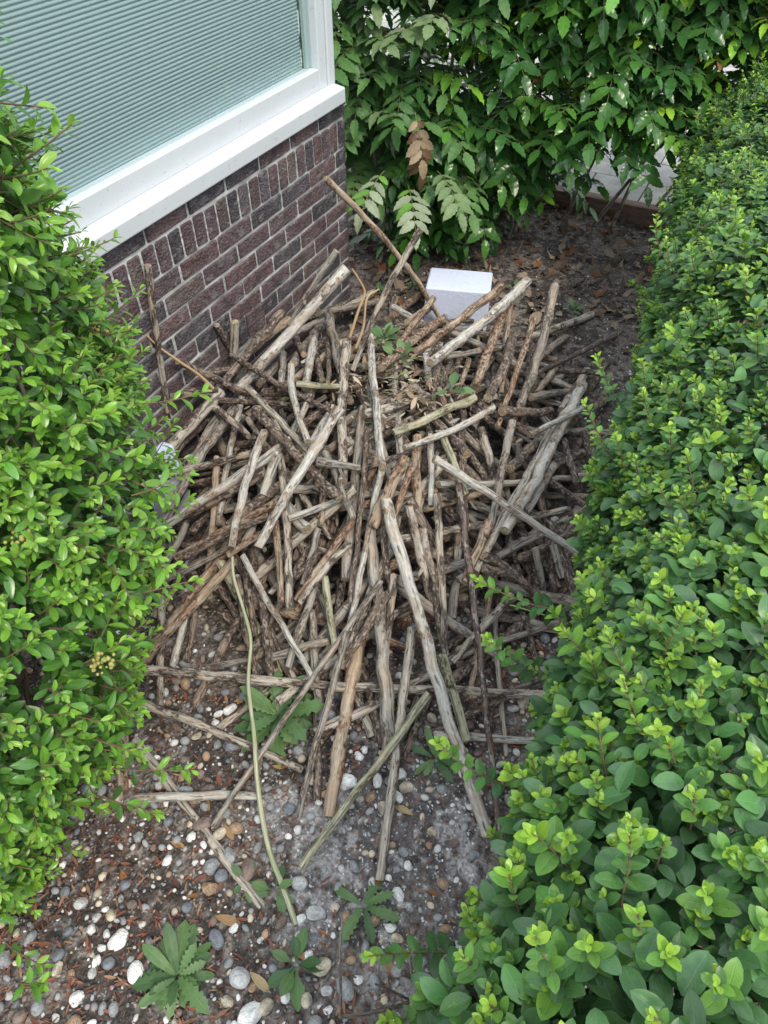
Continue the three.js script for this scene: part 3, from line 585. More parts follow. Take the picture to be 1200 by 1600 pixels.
function sprout(R, leaves, twig, p0, dir, len, o) {                    // a leafy shoot; o: gap, size, tip, old, young, pairs
  const pts = [p0.clone()], n = Math.max(3, Math.round(len / o.gap)), d = dir.clone().normalize(); let p = p0.clone(), a = R() * TP;
  for (let k = 1; k <= n; k++) {
    d.addScaledVector(V(R() - .5, R() - .5 + (o.lift ?? .25), R() - .5), .16).normalize(); p = p.clone().addScaledVector(d, o.gap * (k > n - 3 ? .6 : 1)); pts.push(p);
    const f = k / n, side = V(0, 1, 0).cross(d); if (side.lengthSq() < 1e-4) side.set(1, 0, 0); side.normalize(); const side2 = d.clone().cross(side);
    a += o.pairs ? Math.PI / 2 + (R() - .5) * .5 : 2.4;
    const size = o.size * lerp(1, o.tip, Math.pow(f, 1.6)) * (.75 + .5 * R()), c = f > (o.pairs ? .76 : .78) ? o.young[Math.floor(R() * o.young.length)] : f > .38 ? o.mid[Math.floor(R() * o.mid.length)] : o.old[Math.floor(R() * o.old.length)];
    for (const s of o.pairs ? [0, Math.PI] : [0]) {
      const out = side.clone().multiplyScalar(Math.cos(a + s)).addScaledVector(side2, Math.sin(a + s)), ld = out.multiplyScalar(1).addScaledVector(d, lerp(.35, 1.3, f)).addScaledVector(V(R() - .5, R() - .5, R() - .5), .5).addScaledVector(Y, -.12).normalize();
      leaves.push({ p, m: aim(p, ld, d.clone().addScaledVector(Y, .9).addScaledVector(V(R() - .5, R() - .5, R() - .5), .5), size), size, s: Math.floor(R() * 3), c, j: .75 + .5 * R() });
    }
  }
  for (let q = 0; q < 2; q++) leaves.push({ p, m: aim(p, d.clone().addScaledVector(V(R() - .5, R() - .5, R() - .5), .7), Y, o.size * o.tip * (.6 + .5 * R())), size: o.size * o.tip * .8, s: 0, c: o.young[Math.floor(R() * o.young.length)], j: .9 + .3 * R() });
  const st = pts.filter((_, i) => i % 2 === 0 || i === pts.length - 1); twig.tube(st, st.map((_, i) => lerp(o.stem, o.stem * .5, i / st.length)), 4, 0, false);
}
function branchy(g, R, p, dir, len, r, depth) {                        // woody limbs
  const pts = [p.clone()], rad = [r], d = dir.clone().normalize(), n = 4; let q = p.clone();
  for (let k = 1; k <= n; k++) { d.addScaledVector(V(R() - .5, R() - .4, R() - .5), .45).normalize(); q = q.clone().addScaledVector(d, len / n); pts.push(q); rad.push(r * lerp(1, .6, k / n)); }
  g.tube(pts, rad, 6, R() * 3);
  if (depth > 0) for (let k = 0; k < 3; k++) branchy(g, R, pts[1 + Math.floor(R() * (n - .01))], d.clone().addScaledVector(V(R() - .5, R() * .6, R() - .5), 1.5), len * .62, r * .58, depth - 1);
}
// ---- privet hedge beside the heap
{
  const R = rng(41), T = V(.369, 0, -.929), NL = V(-.929, 0, -.369), P0 = V(-.10, 0, .30), LEN = 4.05, plant = thing('privet_hedge', 'clipped privet hedge with small oval leaves and bright green shoot tips', 'hedge', .5, 0, -1.2);
  const prof = [[.20, .02], [.07, .18], [.01, .42], [-.005, .6], [.03, .78], [.11, .91], [.24, .985], [.42, 1.0], [.62, 1.01], [.85, 1.0]];
  const seg = []; let tot = 0; for (let k = 0; k < prof.length - 1; k++) { const l = Math.hypot(prof[k + 1][0] - prof[k][0], prof[k + 1][1] - prof[k][1]); seg.push([tot, l]); tot += l; }
  const surf = (s, w) => {                                            // s along the hedge, w along the profile
    let k = 0; while (k < seg.length - 1 && seg[k + 1][0] < w) k++; const f = (w - seg[k][0]) / seg[k][1], a = prof[k], b = prof[k + 1], v = lerp(a[0], b[0], f), y = lerp(a[1], b[1], f), l = Math.hypot(b[0] - a[0], b[1] - a[1]);
    const n = NL.clone().multiplyScalar((b[1] - a[1]) / l).addScaledVector(Y, (b[0] - a[0]) / l);
    const lump = .085 * fbm(s * 2.6, w * 2.6, 1.5, 3) + .07 * Math.max(0, N3(s * 1.7 + 4, w * 2, 8)) - .02 + (s > 3.5 ? -(s - 3.5) * .25 : 0) + .055 * (1 - smooth(.5, 1.0, s)) - .035 * Math.exp(-Math.pow((s - 1.35) / .25, 2));
    return [P0.clone().addScaledVector(T, s).addScaledVector(NL, -v).addScaledVector(Y, y).addScaledVector(n, lump), n];
  };
  const leaves = [], twig = new Grow(), wood = new Grow();
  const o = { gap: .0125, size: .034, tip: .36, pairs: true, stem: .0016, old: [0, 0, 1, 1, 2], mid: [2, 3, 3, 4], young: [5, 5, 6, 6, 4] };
  for (let k = 0; k < 5000; k++) {
    const s = R() * LEN, w = tot * (1 - Math.pow(R(), .9) * .97), [p, n] = surf(s, w), low = w / tot < .3, ln = .045 + .085 * R() * R() + (R() < .06 ? .06 : 0);
    if (low && R() < .35) continue;
    const patch = N3(s * 2.2, w * 2.2, 3.7);
    sprout(R, leaves, twig, p.clone().addScaledVector(n, -.055 - .02 * R()), n.clone().multiplyScalar(.6).addScaledVector(Y, .55).addScaledVector(V(R() - .5, R() - .5, R() - .5), .9), ln, { ...o, size: (.024 + .014 * R()) * (1 + .25 * patch) * (R() < .12 ? 1.4 : 1) });
  }
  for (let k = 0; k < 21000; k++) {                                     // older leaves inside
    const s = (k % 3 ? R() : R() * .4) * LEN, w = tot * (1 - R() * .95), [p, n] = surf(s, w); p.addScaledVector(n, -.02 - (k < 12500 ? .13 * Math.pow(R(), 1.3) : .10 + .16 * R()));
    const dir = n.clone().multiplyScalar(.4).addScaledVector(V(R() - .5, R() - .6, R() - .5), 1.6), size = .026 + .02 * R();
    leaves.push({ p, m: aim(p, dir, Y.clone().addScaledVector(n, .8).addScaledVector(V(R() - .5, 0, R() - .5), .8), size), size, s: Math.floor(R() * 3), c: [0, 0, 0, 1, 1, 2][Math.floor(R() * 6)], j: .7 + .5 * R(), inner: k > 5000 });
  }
  for (const [pp, dd] of [[V(.12, .50, -.24), V(-.6, .3, .05)], [V(.15, .38, -.2), V(-.6, .25, .1)], [V(.32, .5, -.72), V(-.55, .35, .1)], [V(.36, .60, -.8), V(-.6, .1, .05)], [V(.62, .6, -1.42), V(-.5, .4, .1)], [V(.5, .7, -1.1), V(-.5, .5, -.1)], [V(.8, .75, -1.8), V(-.5, .5, -.1)], [V(.22, .6, -.45), V(-.55, .35, .05)]])
    sprout(R, leaves, twig, pp, dd, .19 + .05 * R(), { ...o, gap: .016, size: .031, tip: .45 });
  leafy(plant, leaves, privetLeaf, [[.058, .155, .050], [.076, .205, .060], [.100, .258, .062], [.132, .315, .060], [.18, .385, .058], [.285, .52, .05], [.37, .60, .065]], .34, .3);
  const put = (name, g, m, kind) => { const q = g.geometry(); q.translate(-.5, 0, 1.2); return part(name, q, m, plant, kind); };
  put('twigs', twig, twigBrown, 'stuff');
  for (let k = 0; k < 16; k++) { const s = .1 + k * .25 + R() * .1, g = new Grow(), p = P0.clone().addScaledVector(T, s).addScaledVector(NL, -.22 - .3 * R()); p.y = -.02; branchy(g, R, p, V(.25 + (R() - .5) * .3, 1, (R() - .5) * .4), .42, .011 + .006 * R(), 1); put('branch', g, twigGrey); }
  { const g = new Grow(); branchy(g, R, V(.20, .02, -.30), V(-.2, 1, .1), .42, .011, 2); branchy(g, R, V(.16, .0, -.20), V(-.15, 1, .1), .4, .009, 2); put('branch', g, twigGrey); }
  // a sawn limb in the top, and the old root that lies on the soil
  const cutR = rng(3), lim = stickGeometry([1.0, .93, -1.62], [1.045, 1.04, -1.66], .017, cutR, { taper: .05 });
  lim.body.translate(-.5, 0, 1.2); part('sawn_limb', lim.body, WOOD.g[0], plant); for (const e of lim.ends) { e.translate(-.5, 0, 1.2); part('limb_end', e, endGrain, plant); }
  const rt = new Grow(), rp = [V(.30, .015, -.712), V(.345, .025, -.70), V(.39, .022, -.712), V(.45, .03, -.72), V(.55, .03, -.74)]; const rc = new THREE.CatmullRomCurve3(rp).getPoints(16); rt.tube(rc, rc.map((_, i) => .016 + .006 * i / 16 + .003 * N3(i * .9, 2, 3)), 9); put('root', rt, WOOD.n[0]);
}
// ---- evergreen shrub with narrow leaves before the window
{
  const R = rng(57), B = [-.85, 0, -.8], plant = thing('evergreen_shrub', 'bright green evergreen shrub with narrow glossy leaves and flower buds before the window', 'shrub', ...B);
  const lobes = [[-.86, .62, -.72, .41, .48, .44], [-.80, .98, -.98, .36, .42, .38], [-.75, 1.28, -1.02, .25, .33, .28], [-.92, .33, -.52, .28, .32, .28], [-.67, .80, -.95, .26, .36, .34], [-.57, 1.48, -.92, .15, .34, .17]];
  const leaves = [], twig = new Grow(), o = { gap: .011, size: .034, tip: .5, pairs: false, stem: .0017, lift: .1, old: [0, 1, 1, 2], mid: [2, 3, 3, 4], young: [4, 5, 5, 6] };
  const inside = (p, skip) => lobes.some((l, i) => i !== skip && Math.hypot((p.x - l[0]) / l[3], (p.y - l[1]) / l[4], (p.z - l[2]) / l[5]) < .86);
  const onWall = p => wallDist(p.x, p.z) < .08;
  const weight = lobes.map(l => l[3] * l[4] + l[4] * l[5]), sum = weight.reduce((a, b) => a + b);
  const sample = () => { let q = R() * sum, i = 0; while ((q -= weight[i]) > 0 && i < lobes.length - 1) i++; const l = lobes[i], d = V(R() - .5, R() - .5, R() - .5).normalize(); if (d.x < -.6 && R() < .8) d.x *= -1; const lump = 1 + .22 * fbm(d.x * 3 + i * 7, d.y * 3, d.z * 3, 3); const p = V(l[0] + d.x * l[3] * lump, l[1] + d.y * l[4] * lump, l[2] + d.z * l[5] * lump); return [p, V(d.x / l[3], d.y / l[4], d.z / l[5]).normalize(), i]; };
  let made = 0; while (made < 1500) {
    const [p, n, i] = sample(); if (p.y < .06 || inside(p, i) || onWall(p)) continue; made++;
    sprout(R, leaves, twig, p.clone().addScaledVector(n, -.08), n.clone().multiplyScalar(.8).addScaledVector(Y, .25).addScaledVector(V(R() - .5, R() - .5, R() - .5), 1.1), .07 + .09 * R() * R(), { ...o, size: .027 + .015 * R() });
  }
  made = 0; while (made < 6500) {
    const [p, n, i] = sample(); p.addScaledVector(n, -.03 - .16 * R()); if (p.y < .05 || onWall(p)) continue; made++; const size = .028 + .016 * R();
    leaves.push({ p, m: aim(p, V(R() - .5, R() - .5, R() - .5).addScaledVector(n, .4), Y.clone().addScaledVector(n, .7).addScaledVector(V(R() - .5, 0, R() - .5), .8), size), size, s: Math.floor(R() * 3), c: [0, 0, 1, 1, 2][Math.floor(R() * 5)], j: .7 + .5 * R(), inner: R() < .5 });
  }
  for (const [pp, dd, l] of [[[-.47, .72, -.74], [.7, .25, -.1], .17], [[-.52, .42, -.56], [.8, .12, .1], .2], [[-.56, .36, -.53], [.75, .2, .15], .17], [[-.60, 1.05, -1.14], [.25, .9, -.3], .17], [[-.55, 1.02, -1.1], [.4, .6, -.2], .14], [[-.44, .86, -.86], [.6, .1, -.1], .13], [[-.46, .95, -1.0], [.7, .0, -.1], .15], [[-.75, .16, -.33], [.4, .1, .2], .14], [[-.70, .14, -.26], [.3, .25, .1], .14], [[-.56, 1.62, -.88], [.1, .7, .1], .15]])
    sprout(R, leaves, twig, V(...pp), V(...dd), l, { ...o, gap: .014, size: .034, tip: .6, lift: .05 });
  leafy(plant, leaves, fireLeaf, [[.070, .195, .032], [.095, .265, .036], [.130, .340, .038], [.172, .41, .040], [.225, .49, .046], [.29, .57, .05], [.33, .57, .09]], .28, .32);
  const put = (name, g, m, kind) => { const q = g.geometry(); q.translate(-B[0], -B[1], -B[2]); return part(name, q, m, plant, kind); };
  put('twigs', twig, twigBrown, 'stuff');
  for (let k = 0; k < 7; k++) { const g = new Grow(); branchy(g, R, V(-.9 + (R() - .5) * .3, -.02, -.75 + (R() - .5) * .3), V((R() - .4) * .7, 1, (R() - .6) * .7), .7, .012, 2); put('branch', g, twigGrey); }
  // clusters of small yellowish flower buds
  const bud = new THREE.SphereGeometry(.0032, 6, 5), budMat = new THREE.MeshStandardMaterial({ color: lin(.33, .30, .09), roughness: .7 });
  for (const [x, y, z] of [[-.47, .70, -.62], [-.52, .83, -.76], [-.60, .98, -1.0], [-.52, 1.02, -1.12], [-.62, .78, -.60], [-.55, .92, -.70]]) {
    const gs = []; for (let k = 0; k < 34; k++) { const g = bud.clone(), s = .7 + .7 * R(); g.scale(s, s, s); g.translate(x - B[0] + (R() - .5) * .035, y + (R() - .5) * .03 + .01, z - B[2] + (R() - .5) * .035); gs.push(g); } part('bud_cluster', mergeGeometries(gs), budMat, plant, 'stuff');
  }
}
// ---- mahonias at the back
function mahonia(name, label, base, seed, spots, palette, rough, extra, berries) {
  const R = rng(seed), plant = thing(name, label, 'shrub', ...base), leaves = [], stalk = new Grow(), wood = new Grow();
  const B = V(...base);
  function compound(p, dir, len, size, young, color) {                  // pinnate leaf: stalk, pairs of leaflets, one at the tip
    const d = dir.clone().normalize(), pts = [p.clone()], n = 5 + Math.floor(R() * 2); let q = p.clone(); const c0 = color ?? (young ? 4 + Math.floor(R() * 2) : Math.floor(R() * R() * 4.2)), tw = (R() - .5) * .6;
    for (let k = 1; k <= n; k++) {
      d.y -= .13; d.normalize(); q = q.clone().addScaledVector(d, len / n); pts.push(q);
      const side = d.clone().cross(Y).normalize(), up = side.clone().cross(d).normalize().applyAxisAngle(d, tw);
      const put = (ld, s) => leaves.push({ p: q, m: aim(q, ld, up.clone().addScaledVector(V(R() - .5, R() - .5, R() - .5), .35), s), size: s, s: Math.floor(R() * 3), c: clamp(c0 + (R() < .25 ? 1 : 0), 0, palette.length - 1), j: .8 + .4 * R() });
      const sz = size * (k === 1 ? .72 : k === n ? .95 : 1) * (.85 + .3 * R());
      if (k < n) for (const s of [-1, 1]) put(side.clone().multiplyScalar(s).addScaledVector(d, .55).addScaledVector(Y, -.12), sz); else put(d.clone(), sz * 1.05);
    }
    stalk.tube(pts, pts.map((_, i) => lerp(.0022, .001, i / n)), 4, 0, false);
  }
  for (const [x, y, z, n, young] of spots(R)) {
    const c = V(x, y, z), a0 = R() * TP;
    for (let k = 0; k < n; k++) { const a = a0 + k * 2.4, el = young ? .5 + .5 * R() : -.15 + .75 * R(), dir = V(Math.cos(a) * Math.cos(el), Math.sin(el), Math.sin(a) * Math.cos(el)); if (dir.z < -.3 && R() < .5) dir.z *= -1; const s = young ? .05 + .015 * R() : .068 + .028 * R(); compound(c, dir, s * (2.6 + .8 * R()), s, young && R() < .8); }
    if (R() < (x > .6 ? .02 : .15)) { const foot = V(lerp(x, B.x, .5) + (R() - .5) * .2, -.02, lerp(z, B.z, .6)); const mid = foot.clone().lerp(c, .5).add(V((R() - .5) * .1, 0, (R() - .5) * .1)); wood.tube(new THREE.CatmullRomCurve3([foot, mid, c]).getPoints(6), [.011, .010, .009, .008, .007, .006, .005], 6); }
  }
  for (const l of extra ?? []) compound(V(...l.p), V(...l.d), l.len, l.size, false, l.c);
  leafy(plant, leaves, hollyLeaf, palette, rough, .22);
  const put = (n2, g, m, kind) => { const q = g.geometry(); q.translate(-B.x, -B.y, -B.z); return part(n2, q, m, plant, kind); };
  put('leaf_stalks', stalk, twigGreen, 'stuff'); put('stems', wood, twigGrey, 'stuff');
  const berry = new THREE.SphereGeometry(.0075, 10, 8), bm = new THREE.MeshStandardMaterial({ color: lin(.035, .05, .12), roughness: .6 });
  for (const [x, y, z] of berries ?? []) { const gs = []; for (let k = 0; k < 26; k++) { const g = berry.clone(); g.translate(x - B.x + (R() - .5) * .09, y - B.y + (R() - .5) * .07, z - B.z + (R() - .5) * .07); gs.push(g); } part('berry_cluster', mergeGeometries(gs), bm, plant, 'stuff'); }
}
const greens = [[.042, .145, .030], [.066, .205, .034], [.100, .285, .040], [.150, .385, .044], [.25, .55, .05], [.33, .62, .055], [.36, .16, .07]];
mahonia('mahonia_shrub', 'large dark green mahonia with glossy spiny leaflets and blue berries at the back', [.75, 0, -3.7], 71, R => {
  const out = [];
  for (let k = 0; k < 345; k++) {
    const x = .12 + 1.75 * R(), low = x > .78 ? .62 : x > .68 ? .35 : .12, y = low + (1.62 - low) * R(), z = -3.42 - (k > 265 ? .4 + .5 * R() : .55 * R() * R()) + (y > .5 ? .25 * R() : 0) - (x > 1.1 ? .1 : 0);
    out.push([x, y, z, 5 + Math.floor(R() * 3), R() < (x > .3 && x < 1 ? .5 : .32)]);
  }
  return out;
}, greens, .24, [], [[1.42, 1.0, -3.52], [1.22, .92, -3.42], [1.02, .93, -3.40], [1.5, .9, -3.45]]);
mahonia('mildewed_mahonia', 'mahonia with dull grey mildewed leaflets beside the wall corner', [.05, 0, -3.5], 83, R => {
  const out = [];
  for (let k = 0; k < 64; k++) { const y = .36 + 1.2 * R(), x = -.20 + .55 * R(), z = -3.22 - (k > 46 ? .55 : .35) * R(); out.push([x, y, z, 5 + Math.floor(R() * 2), R() < .08]); }
  return out;
}, [[.080, .215, .050], [.115, .265, .07], [.20, .31, .13], [.33, .40, .26], [.16, .38, .05], [.22, .45, .06], [.40, .30, .19], [.20, .12, .065]], .5,
  [{ p: [.12, .78, -3.0], d: [.15, -.5, .25], len: .17, size: .075, c: 6 }, { p: [.14, .72, -3.02], d: [.1, -.9, .15], len: .17, size: .075, c: 7 }, { p: [0, .55, -3.02], d: [-.3, .05, .7], len: .24, size: .085, c: 3 }, { p: [.1, .5, -3.0], d: [.1, .05, .8], len: .25, size: .085, c: 3 }, { p: [.22, .55, -3.02], d: [.3, .05, .7], len: .24, size: .085, c: 2 }]);
// ---------------------------------------------------------------- foam, pipe
{
  const foam = new THREE.MeshStandardMaterial({ roughness: .8, map: tex(256, 256, (u, v) => mul3([.60, .665, .83], 1 + .05 * tileN(u, v, 5, 5, 2.7, 3) + .10 * tileN(u, v, 64, 64, 7.7, 1))), bumpMap: tex(256, 256, (u, v) => .5 + .6 * tileN(u, v, 64, 64, 7.7, 1), false), bumpScale: .0015 });
  const block = (w, h, d, x, y, z, turn, lean, label) => { const g = new RoundedBoxGeometry(w, h, d, 3, .008), p = g.attributes.position; for (let k = 0; k < p.count; k++) { const e = .003; p.setXYZ(k, p.getX(k) + e * N3(p.getY(k) * 30, p.getZ(k) * 30, 1), p.getY(k) + e * N3(p.getX(k) * 30, p.getZ(k) * 30, 5), p.getZ(k) + e * N3(p.getX(k) * 30, p.getY(k) * 30, 9)); } g.computeVertexNormals(); g.translate(0, h / 2, 0); const o = part('foam_block', g, foam, scene); o.position.set(x, y, z); o.rotation.set(lean, turn, 0, 'YXZ'); tag(o, label, 'foam block'); };
  block(.275, .18, .20, .325, 0, -2.80, -.16, -.06, 'white polystyrene foam block lying on the leaf litter behind the sticks');
  block(.13, .25, .05, -.70, .0, -1.62, 1.1, -.05, 'white foam piece standing against the brick wall beside the evergreen shrub');
  const pipe = part('drain_pipe', new THREE.CylinderGeometry(.04, .04, 1.2, 16), new THREE.MeshStandardMaterial({ color: lin(.03, .04, .055), roughness: .5 }), scene); pipe.position.set(-.13, .58, -3.75); tag(pipe, 'dark blue grey upright pipe behind the mildewed mahonia', 'pipe');
}
// ---------------------------------------------------------------- pebbles
{
  const R = rng(17), shapes = [];
  for (let s = 0; s < 7; s++) {
    const g = new THREE.IcosahedronGeometry(.5, 3), p = g.attributes.position, f = s > 4 ? 1.3 : .55; const flat = [.62, .5, .72, .45, .58, .7, .6][s], wide = [.8, .66, .9, .72, .58, .8, .7][s];
    for (let k = 0; k < p.count; k++) { const v = V(p.getX(k), p.getY(k), p.getZ(k)).normalize(); let r = .5 * (1 + .32 * f * fbm(v.x * 1.3 + s * 9, v.y * 1.3, v.z * 1.3, 3)); if (s > 4) { for (const c of [V(.6, .5, .2), V(-.5, .6, .3), V(.1, .7, -.6), V(-.7, -.1, -.4), V(.5, -.1, .8)]) { const d = v.dot(c.clone().normalize()); if (d > .62) r = Math.min(r, .40 / d); } } p.setXYZ(k, v.x * r, v.y * r * flat, v.z * r * wide); }
    const g2 = g; g2.deleteAttribute('normal'); g2.computeVertexNormals();
    { const n = g2.attributes.normal, q = g2.attributes.position; if (s <= 4) for (let k = 0; k < q.count; k++) { const v = V(q.getX(k), q.getY(k) / (flat * flat), q.getZ(k) / (wide * wide)).normalize(); n.setXYZ(k, v.x, v.y, v.z); } }
    shapes.push(g2);
  }
  const kinds = [
    ['white', [.60, .60, .58], .21], ['grey', [.25, .26, .265], .27], ['slate', [.15, .165, .185], .13], ['cream', [.44, .385, .29], .15], ['tan', [.34, .235, .15], .07], ['brown', [.17, .125, .105], .09], ['pale', [.40, .405, .40], .10],
  ];
  const words = { white: 'chalky white pebble lying in the gravel', grey: 'plain grey pebble lying in the gravel', slate: 'dark blue grey pebble lying in the gravel', cream: 'smooth cream pebble lying in the gravel', tan: 'warm tan pebble lying in the gravel', brown: 'dull brown pebble lying in the gravel', pale: 'light grey pebble lying in the gravel' };
  const mats = kinds.map(([n, c], i) => new THREE.MeshStandardMaterial({ roughness: i === 0 ? .85 : .62, map: tex(128, 128, (u, v) => { const a = tileN(u, v, 4, 4, i * 3 + 1.1, 4), b = tileN(u, v, 40, 40, i + 8.3, 2); return mul3(c, 1 + .55 * a + .45 * b); }), bumpMap: tex(128, 128, (u, v) => .5 + .5 * tileN(u, v, 18, 18, i + 5.3, 3), false), bumpScale: .002 }));
  const all = [], heapFree = (x, z) => mound(x, z) < .02;
  const kindOf = () => { let q = R(), i = 0; while ((q -= kinds[i][2]) > 0 && i < kinds.length - 1) i++; return i; };
  // hand placed: the ones that stand out [x, z, length, kind, shape]
  const seen = [[-.09, -.70, .05, 0, 5], [-.27, -.225, .06, 0, 6], [-.19, -.47, .038, 6, 0], [-.31, -.50, .055, 5, 1], [-.36, -.53, .045, 1, 6], [-.36, -.36, .045, 2, 1], [-.39, -.46, .04, 4, 6], [-.35, -.59, .035, 4, 0], [-.13, -.31, .042, 3, 0], [-.08, -.27, .05, 1, 1], [-.43, -.60, .05, 5, 1], [-.15, -.41, .045, 6, 6], [-.36, -.97, .055, 2, 1], [-.39, -.80, .05, 2, 5], [-.30, -.29, .05, 6, 0], [-.52, -.30, .045, 0, 0], [-.57, -.36, .05, 0, 6], [-.24, -.24, .035, 3, 0]];
  for (const [x, z, l, k, s] of seen) all.push([x, z, l, k, s]);
  for (let k = 0; k < 9000; k++) {
    const x = -1.0 + 1.75 * R(), z = -1.35 + 1.25 * R(); const far = z < -1.05; if (!heapFree(x, z) && R() < .45) continue;
    const patch = fbm(x * 3.2, z * 3.2, 6.6, 3), sand = Math.hypot((x - .05) / .3, (z + .52) / .24); if (R() > 1.0 + patch * 1.2 || (sand < 1 && R() < .35)) continue;
    const l = .006 + .036 * Math.pow(R(), 2.4) * (patch > 0 ? 1 : .8);
    if (all.some(a => Math.hypot(a[0] - x, a[1] - z) < (a[2] + l) * .42)) continue; const kd = kindOf(); all.push([x, z, l, kd, kd === 0 && R() < .75 ? 5 + Math.floor(R() * 2) : Math.floor(R() * 7)]);
  }
  for (let k = 0; k < 500; k++) { const x = -.1 + 1.3 * R(), z = -1.4 - 1.8 * R(); if (mound(x, z) > .05) continue; all.push([x, z, .006 + .012 * R() * R(), R() < .4 ? 0 : kindOf(), Math.floor(R() * 7)]); }
  all.forEach(a => { const h = .5 * a[2] * .6; a.y = groundY(a[0], a[1]) + h * .42; a.score = a[2] * shown(a[0], 0, a[1]) * (heapFree(a[0], a[1]) ? 1 : .4); a.e = new THREE.Euler((R() - .5) * .5, R() * TP, (R() - .5) * .5); });
  all.sort((p, q) => q.score - p.score);
  all.slice(0, 300).forEach(a => { const [n] = kinds[a[3]], o = part('pebble', shapes[a[4]], mats[a[3]], scene); o.position.set(a[0], a.y, a[1]); o.rotation.copy(a.e); o.scale.setScalar(a[2]); tag(o, `${a[2] > .034 ? 'large ' : a[2] < .02 ? 'small ' : ''}${words[n].split(' lying')[0].replace('pebble', (a[4] > 4 ? 'angular ' : a[4] === 1 || a[4] === 3 ? 'flat ' : 'rounded ') + 'pebble')} ${nearMark(a[0], a[1])}`, 'pebble', `${n} pebbles in the gravel`); });
  const group = new THREE.Group(); group.name = 'gravel'; scene.add(group); tag(group, 'fine mixed gravel scattered over the dark soil', 'gravel', null, 'stuff');
  const M = new THREE.Matrix4(), Q = new THREE.Quaternion(), c = new THREE.Color(), plain = new THREE.MeshStandardMaterial({ roughness: .75 });
  shapes.forEach((g, s) => { const set = all.slice(300).filter(a => a[4] === s), o = new THREE.InstancedMesh(g, plain, set.length); o.name = 'gravel_stones'; o.userData.kind = 'stuff'; o.castShadow = o.receiveShadow = true; set.forEach((a, k) => { o.setMatrixAt(k, M.compose(V(a[0], a.y, a[1]), Q.setFromEuler(a.e), V(a[2], a[2], a[2]))); const b = kinds[a[3]][1], j = .75 + .5 * R(); o.setColorAt(k, c.setRGB(b[0] * j, b[1] * j, b[2] * j)); }); group.add(o); });
}
// ---------------------------------------------------------------- litter
const sliver = [0, 1, 2].map(s => { const g = new Grow(), n = 5, rows = []; for (let k = 0; k <= n; k++) { const f = k / n, w = .5 * Math.sin(Math.PI * (.08 + .86 * f)) * (.16 + .05 * s), y = .10 * Math.sin(f * 3 + s) + .04 * s * f; rows.push([-1, 0, 1].map(c => g.v(V(c * w, y + Math.abs(c) * .05, f - .5), Y, .5 + c * .4, f))); } for (let k = 0; k < n; k++) for (const c of [0, 1]) { const [p, q, r, t] = [rows[k][c], rows[k][c + 1], rows[k + 1][c], rows[k + 1][c + 1]]; g.i.push(p, r, q, q, r, t); } const o = g.geometry(); o.computeVertexNormals(); return o; });
function scatter(name, label, category, geos, mat, list) {               // list: [position, euler, scale, colour]
  const group = new THREE.Group(); group.name = name; scene.add(group); tag(group, label, category, null, 'stuff'); const M = new THREE.Matrix4(), Q = new THREE.Quaternion(), c = new THREE.Color();
  geos.forEach((g, s) => { const set = list.filter((_, i) => i % geos.length === s), o = new THREE.InstancedMesh(g, mat, set.length); o.name = name; o.userData.kind = 'stuff'; o.castShadow = o.receiveShadow = true; set.forEach((a, k) => { o.setMatrixAt(k, M.compose(a[0], Q.setFromEuler(a[1]), a[2])); o.setColorAt(k, c.setRGB(...a[3])); }); group.add(o); });
}
{
  const R = rng(23), list = [], tones = [[.17, .060, .034], [.13, .05, .032], [.21, .085, .045], [.09, .045, .03], [.26, .15, .085], [.13, .08, .055]];
  for (let k = 0; k < 15000; k++) {
    const x = -1.05 + 1.75 * R(), z = -1.5 + 1.42 * R(), patch = fbm(x * 4 + 3, z * 4, 1.6, 3), sand = Math.hypot((x - .05) / .28, (z + .52) / .22); if (R() > .5 + patch * 1.6 || (sand < 1 && R() < .8)) continue;
    const l = .009 + .027 * R() * R(), t = tones[Math.floor(Math.pow(R(), 1.3) * tones.length)], j = .7 + .6 * R();
    list.push([V(x, groundY(x, z) + .003 + .004 * R(), z), new THREE.Euler((R() - .5) * .6, R() * TP, (R() - .5) * .8), V(l * (.6 + .8 * R()), l, l), mul3(t, j)]);
  }
  scatter('bark_litter', 'reddish brown shreds of bark and bud scales covering the soil', 'litter', sliver, new THREE.MeshStandardMaterial({ roughness: .75, side: THREE.DoubleSide }), list);
  // splinters and bark chips caught in the top of the heap
  const chips = []; for (let k = 0; k < 900; k++) {
    const near = k < 520, x = near ? .06 + (R() + R() - 1) * .26 : HEAP[0] + (R() - .5) * 1.1, z = near ? -1.86 + (R() + R() - 1) * .30 : HEAP[1] + (R() - .5) * 1.3; if (mound(x, z) < .03 || wallDist(x, z) < .04) continue;
    const l = .012 + .04 * R() * R(), t = [[.36, .29, .20], [.20, .14, .09], [.13, .09, .06], [.30, .27, .22], [.12, .15, .06]][Math.floor(R() * 5)];
    chips.push([V(x, mound(x, z) + (near ? .035 : -.02) - .05 * R(), z), new THREE.Euler((R() - .5) * 1.4, R() * TP, (R() - .5) * 1.4), V(l * (.8 + R()), l, l), mul3(t, .7 + .6 * R())]);
  }
  scatter('wood_chips', 'splinters and bark chips caught between the sticks of the heap', 'wood chips', sliver, new THREE.MeshStandardMaterial({ roughness: .9, side: THREE.DoubleSide }), chips);
}
